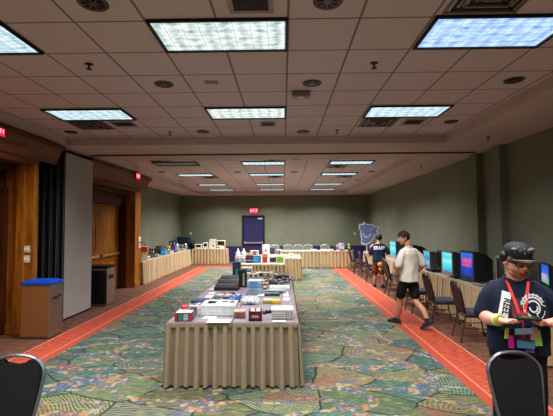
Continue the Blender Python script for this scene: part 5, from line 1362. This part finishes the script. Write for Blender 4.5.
hand(b, (.2, .2, 1.02), (-.4, .8, .1), (-.6, -.2, .3), (-.1, .1, .9), .9, (.3, .4, .4))
F3 = (V(-.12, .10, .095), V(.10, -.06, .095))
limb(b, [(-.085, .0, .80), (-.095, .04, .60), (-.10, .09, .45), (-.115, .07, .27), F3[0]], [.10, .085, .058, .058, .036])
limb(b, [(.085, .0, .80), (.09, .0, .60), (.09, .02, .45), (.10, -.03, .27), F3[1]], [.10, .085, .058, .058, .036])
bake(b, 'body', [SKC, LIP, BROW], t3, .0065, 2, matfn=face_mat(H3)); eyes(H3, t3)
b = B()
loft(b, [(0, 0, .77, .20, .155), (0, .0, .86, .20, .155), (0, .008, .97, .185, .14), (0, .012, 1.10, .19, .138), (0, .008, 1.22, .195, .125), (0, 0, 1.285, .16, .095), (0, 0, 1.32, .08, .065)])
limb(b, [(-.14, 0, 1.245), (-.21, -.005, 1.15), (-.245, 0, 1.04)], [.068, .068, .07]); limb(b, [(.14, 0, 1.245), (.225, -.015, 1.16), (.275, -.02, 1.06)], [.068, .068, .07])
sh3 = bake(b, 'shirt', M('#18284a', .85, vs=40), t3, .009, 3, .010, 8)
tm = text_mesh('STAFF', .125, 0, bold=.006)
for v in tm.vertices: v.co = Vector((v.co.x, 0, 1.185 + v.co.y*1.05))
project(tm, bvh_of(sh3), -1, .008); tm.materials.clear(); tm.materials.append(M('#e6eaf0', .7, var=.03))
o = bpy.data.objects.new('shirt_lettering', tm); COL.objects.link(o); o.parent = sh3
BRN = M('#7a4630', .85, vs=12, var=.35)
b = B(); loft(b, [(0, 0, .72, .185, .145), (0, 0, .82, .185, .145)])
limb(b, [(-.09, 0, .78), (-.095, .03, .60), (-.10, .06, .47)], [.115, .11, .105]); limb(b, [(.09, 0, .78), (.092, .0, .60), (.092, .01, .47)], [.115, .11, .105])
bake(b, 'shorts', BRN, t3, .009, 2, .008, 10)
b = B(); b.ell((.01, -.19, .70), (.09, .05, .085)); b.ell((.015, -.17, .57), (.06, .05, .08)); b.build('waist_pouch', M('#c9a04a', .8, vs=20, var=.3), t3, True)
b = B(); hair_cap(b, H3, 1.10, lambda q: q.z > .055 or (q.y < .02 and q.z > -.05), .007); hr = b.build('hair', M('#33241c', .8, vs=120, var=.3), t3, 'all')
m_ = hr.modifiers.new('thickness', 'SOLIDIFY'); m_.thickness = .012; m_.offset = 0
for an in F3:
    b = B(); c_, r_ = shoe(b, an, (.02, 1)); so = bake(b, 'shoe', M('#1c1c20', .6), t3, .008, 2); sole(c_, r_, so, M('#303034', .6))
# ------------------------------------------------------------------ world and colour
w = bpy.data.worlds.new('world'); SC.world = w; w.use_nodes = True
bg = w.node_tree.nodes['Background']; bg.inputs[0].default_value = (.05, .05, .05, 1); bg.inputs[1].default_value = .2
SC.view_settings.view_transform = 'Standard'
try: SC.view_settings.look = 'Medium High Contrast'
except Exception: SC.view_settings.look = 'None'
SC.view_settings.exposure = EXPO; SC.view_settings.exposure = EXPO; SC.view_settings.gamma = 1.0
SC.cycles.use_denoising = True
try: SC.cycles.denoiser = 'OPENIMAGEDENOISE'
except Exception: pass
SC.cycles.max_bounces = 10; SC.cycles.diffuse_bounces = 6; SC.cycles.sample_clamp_indirect = 4
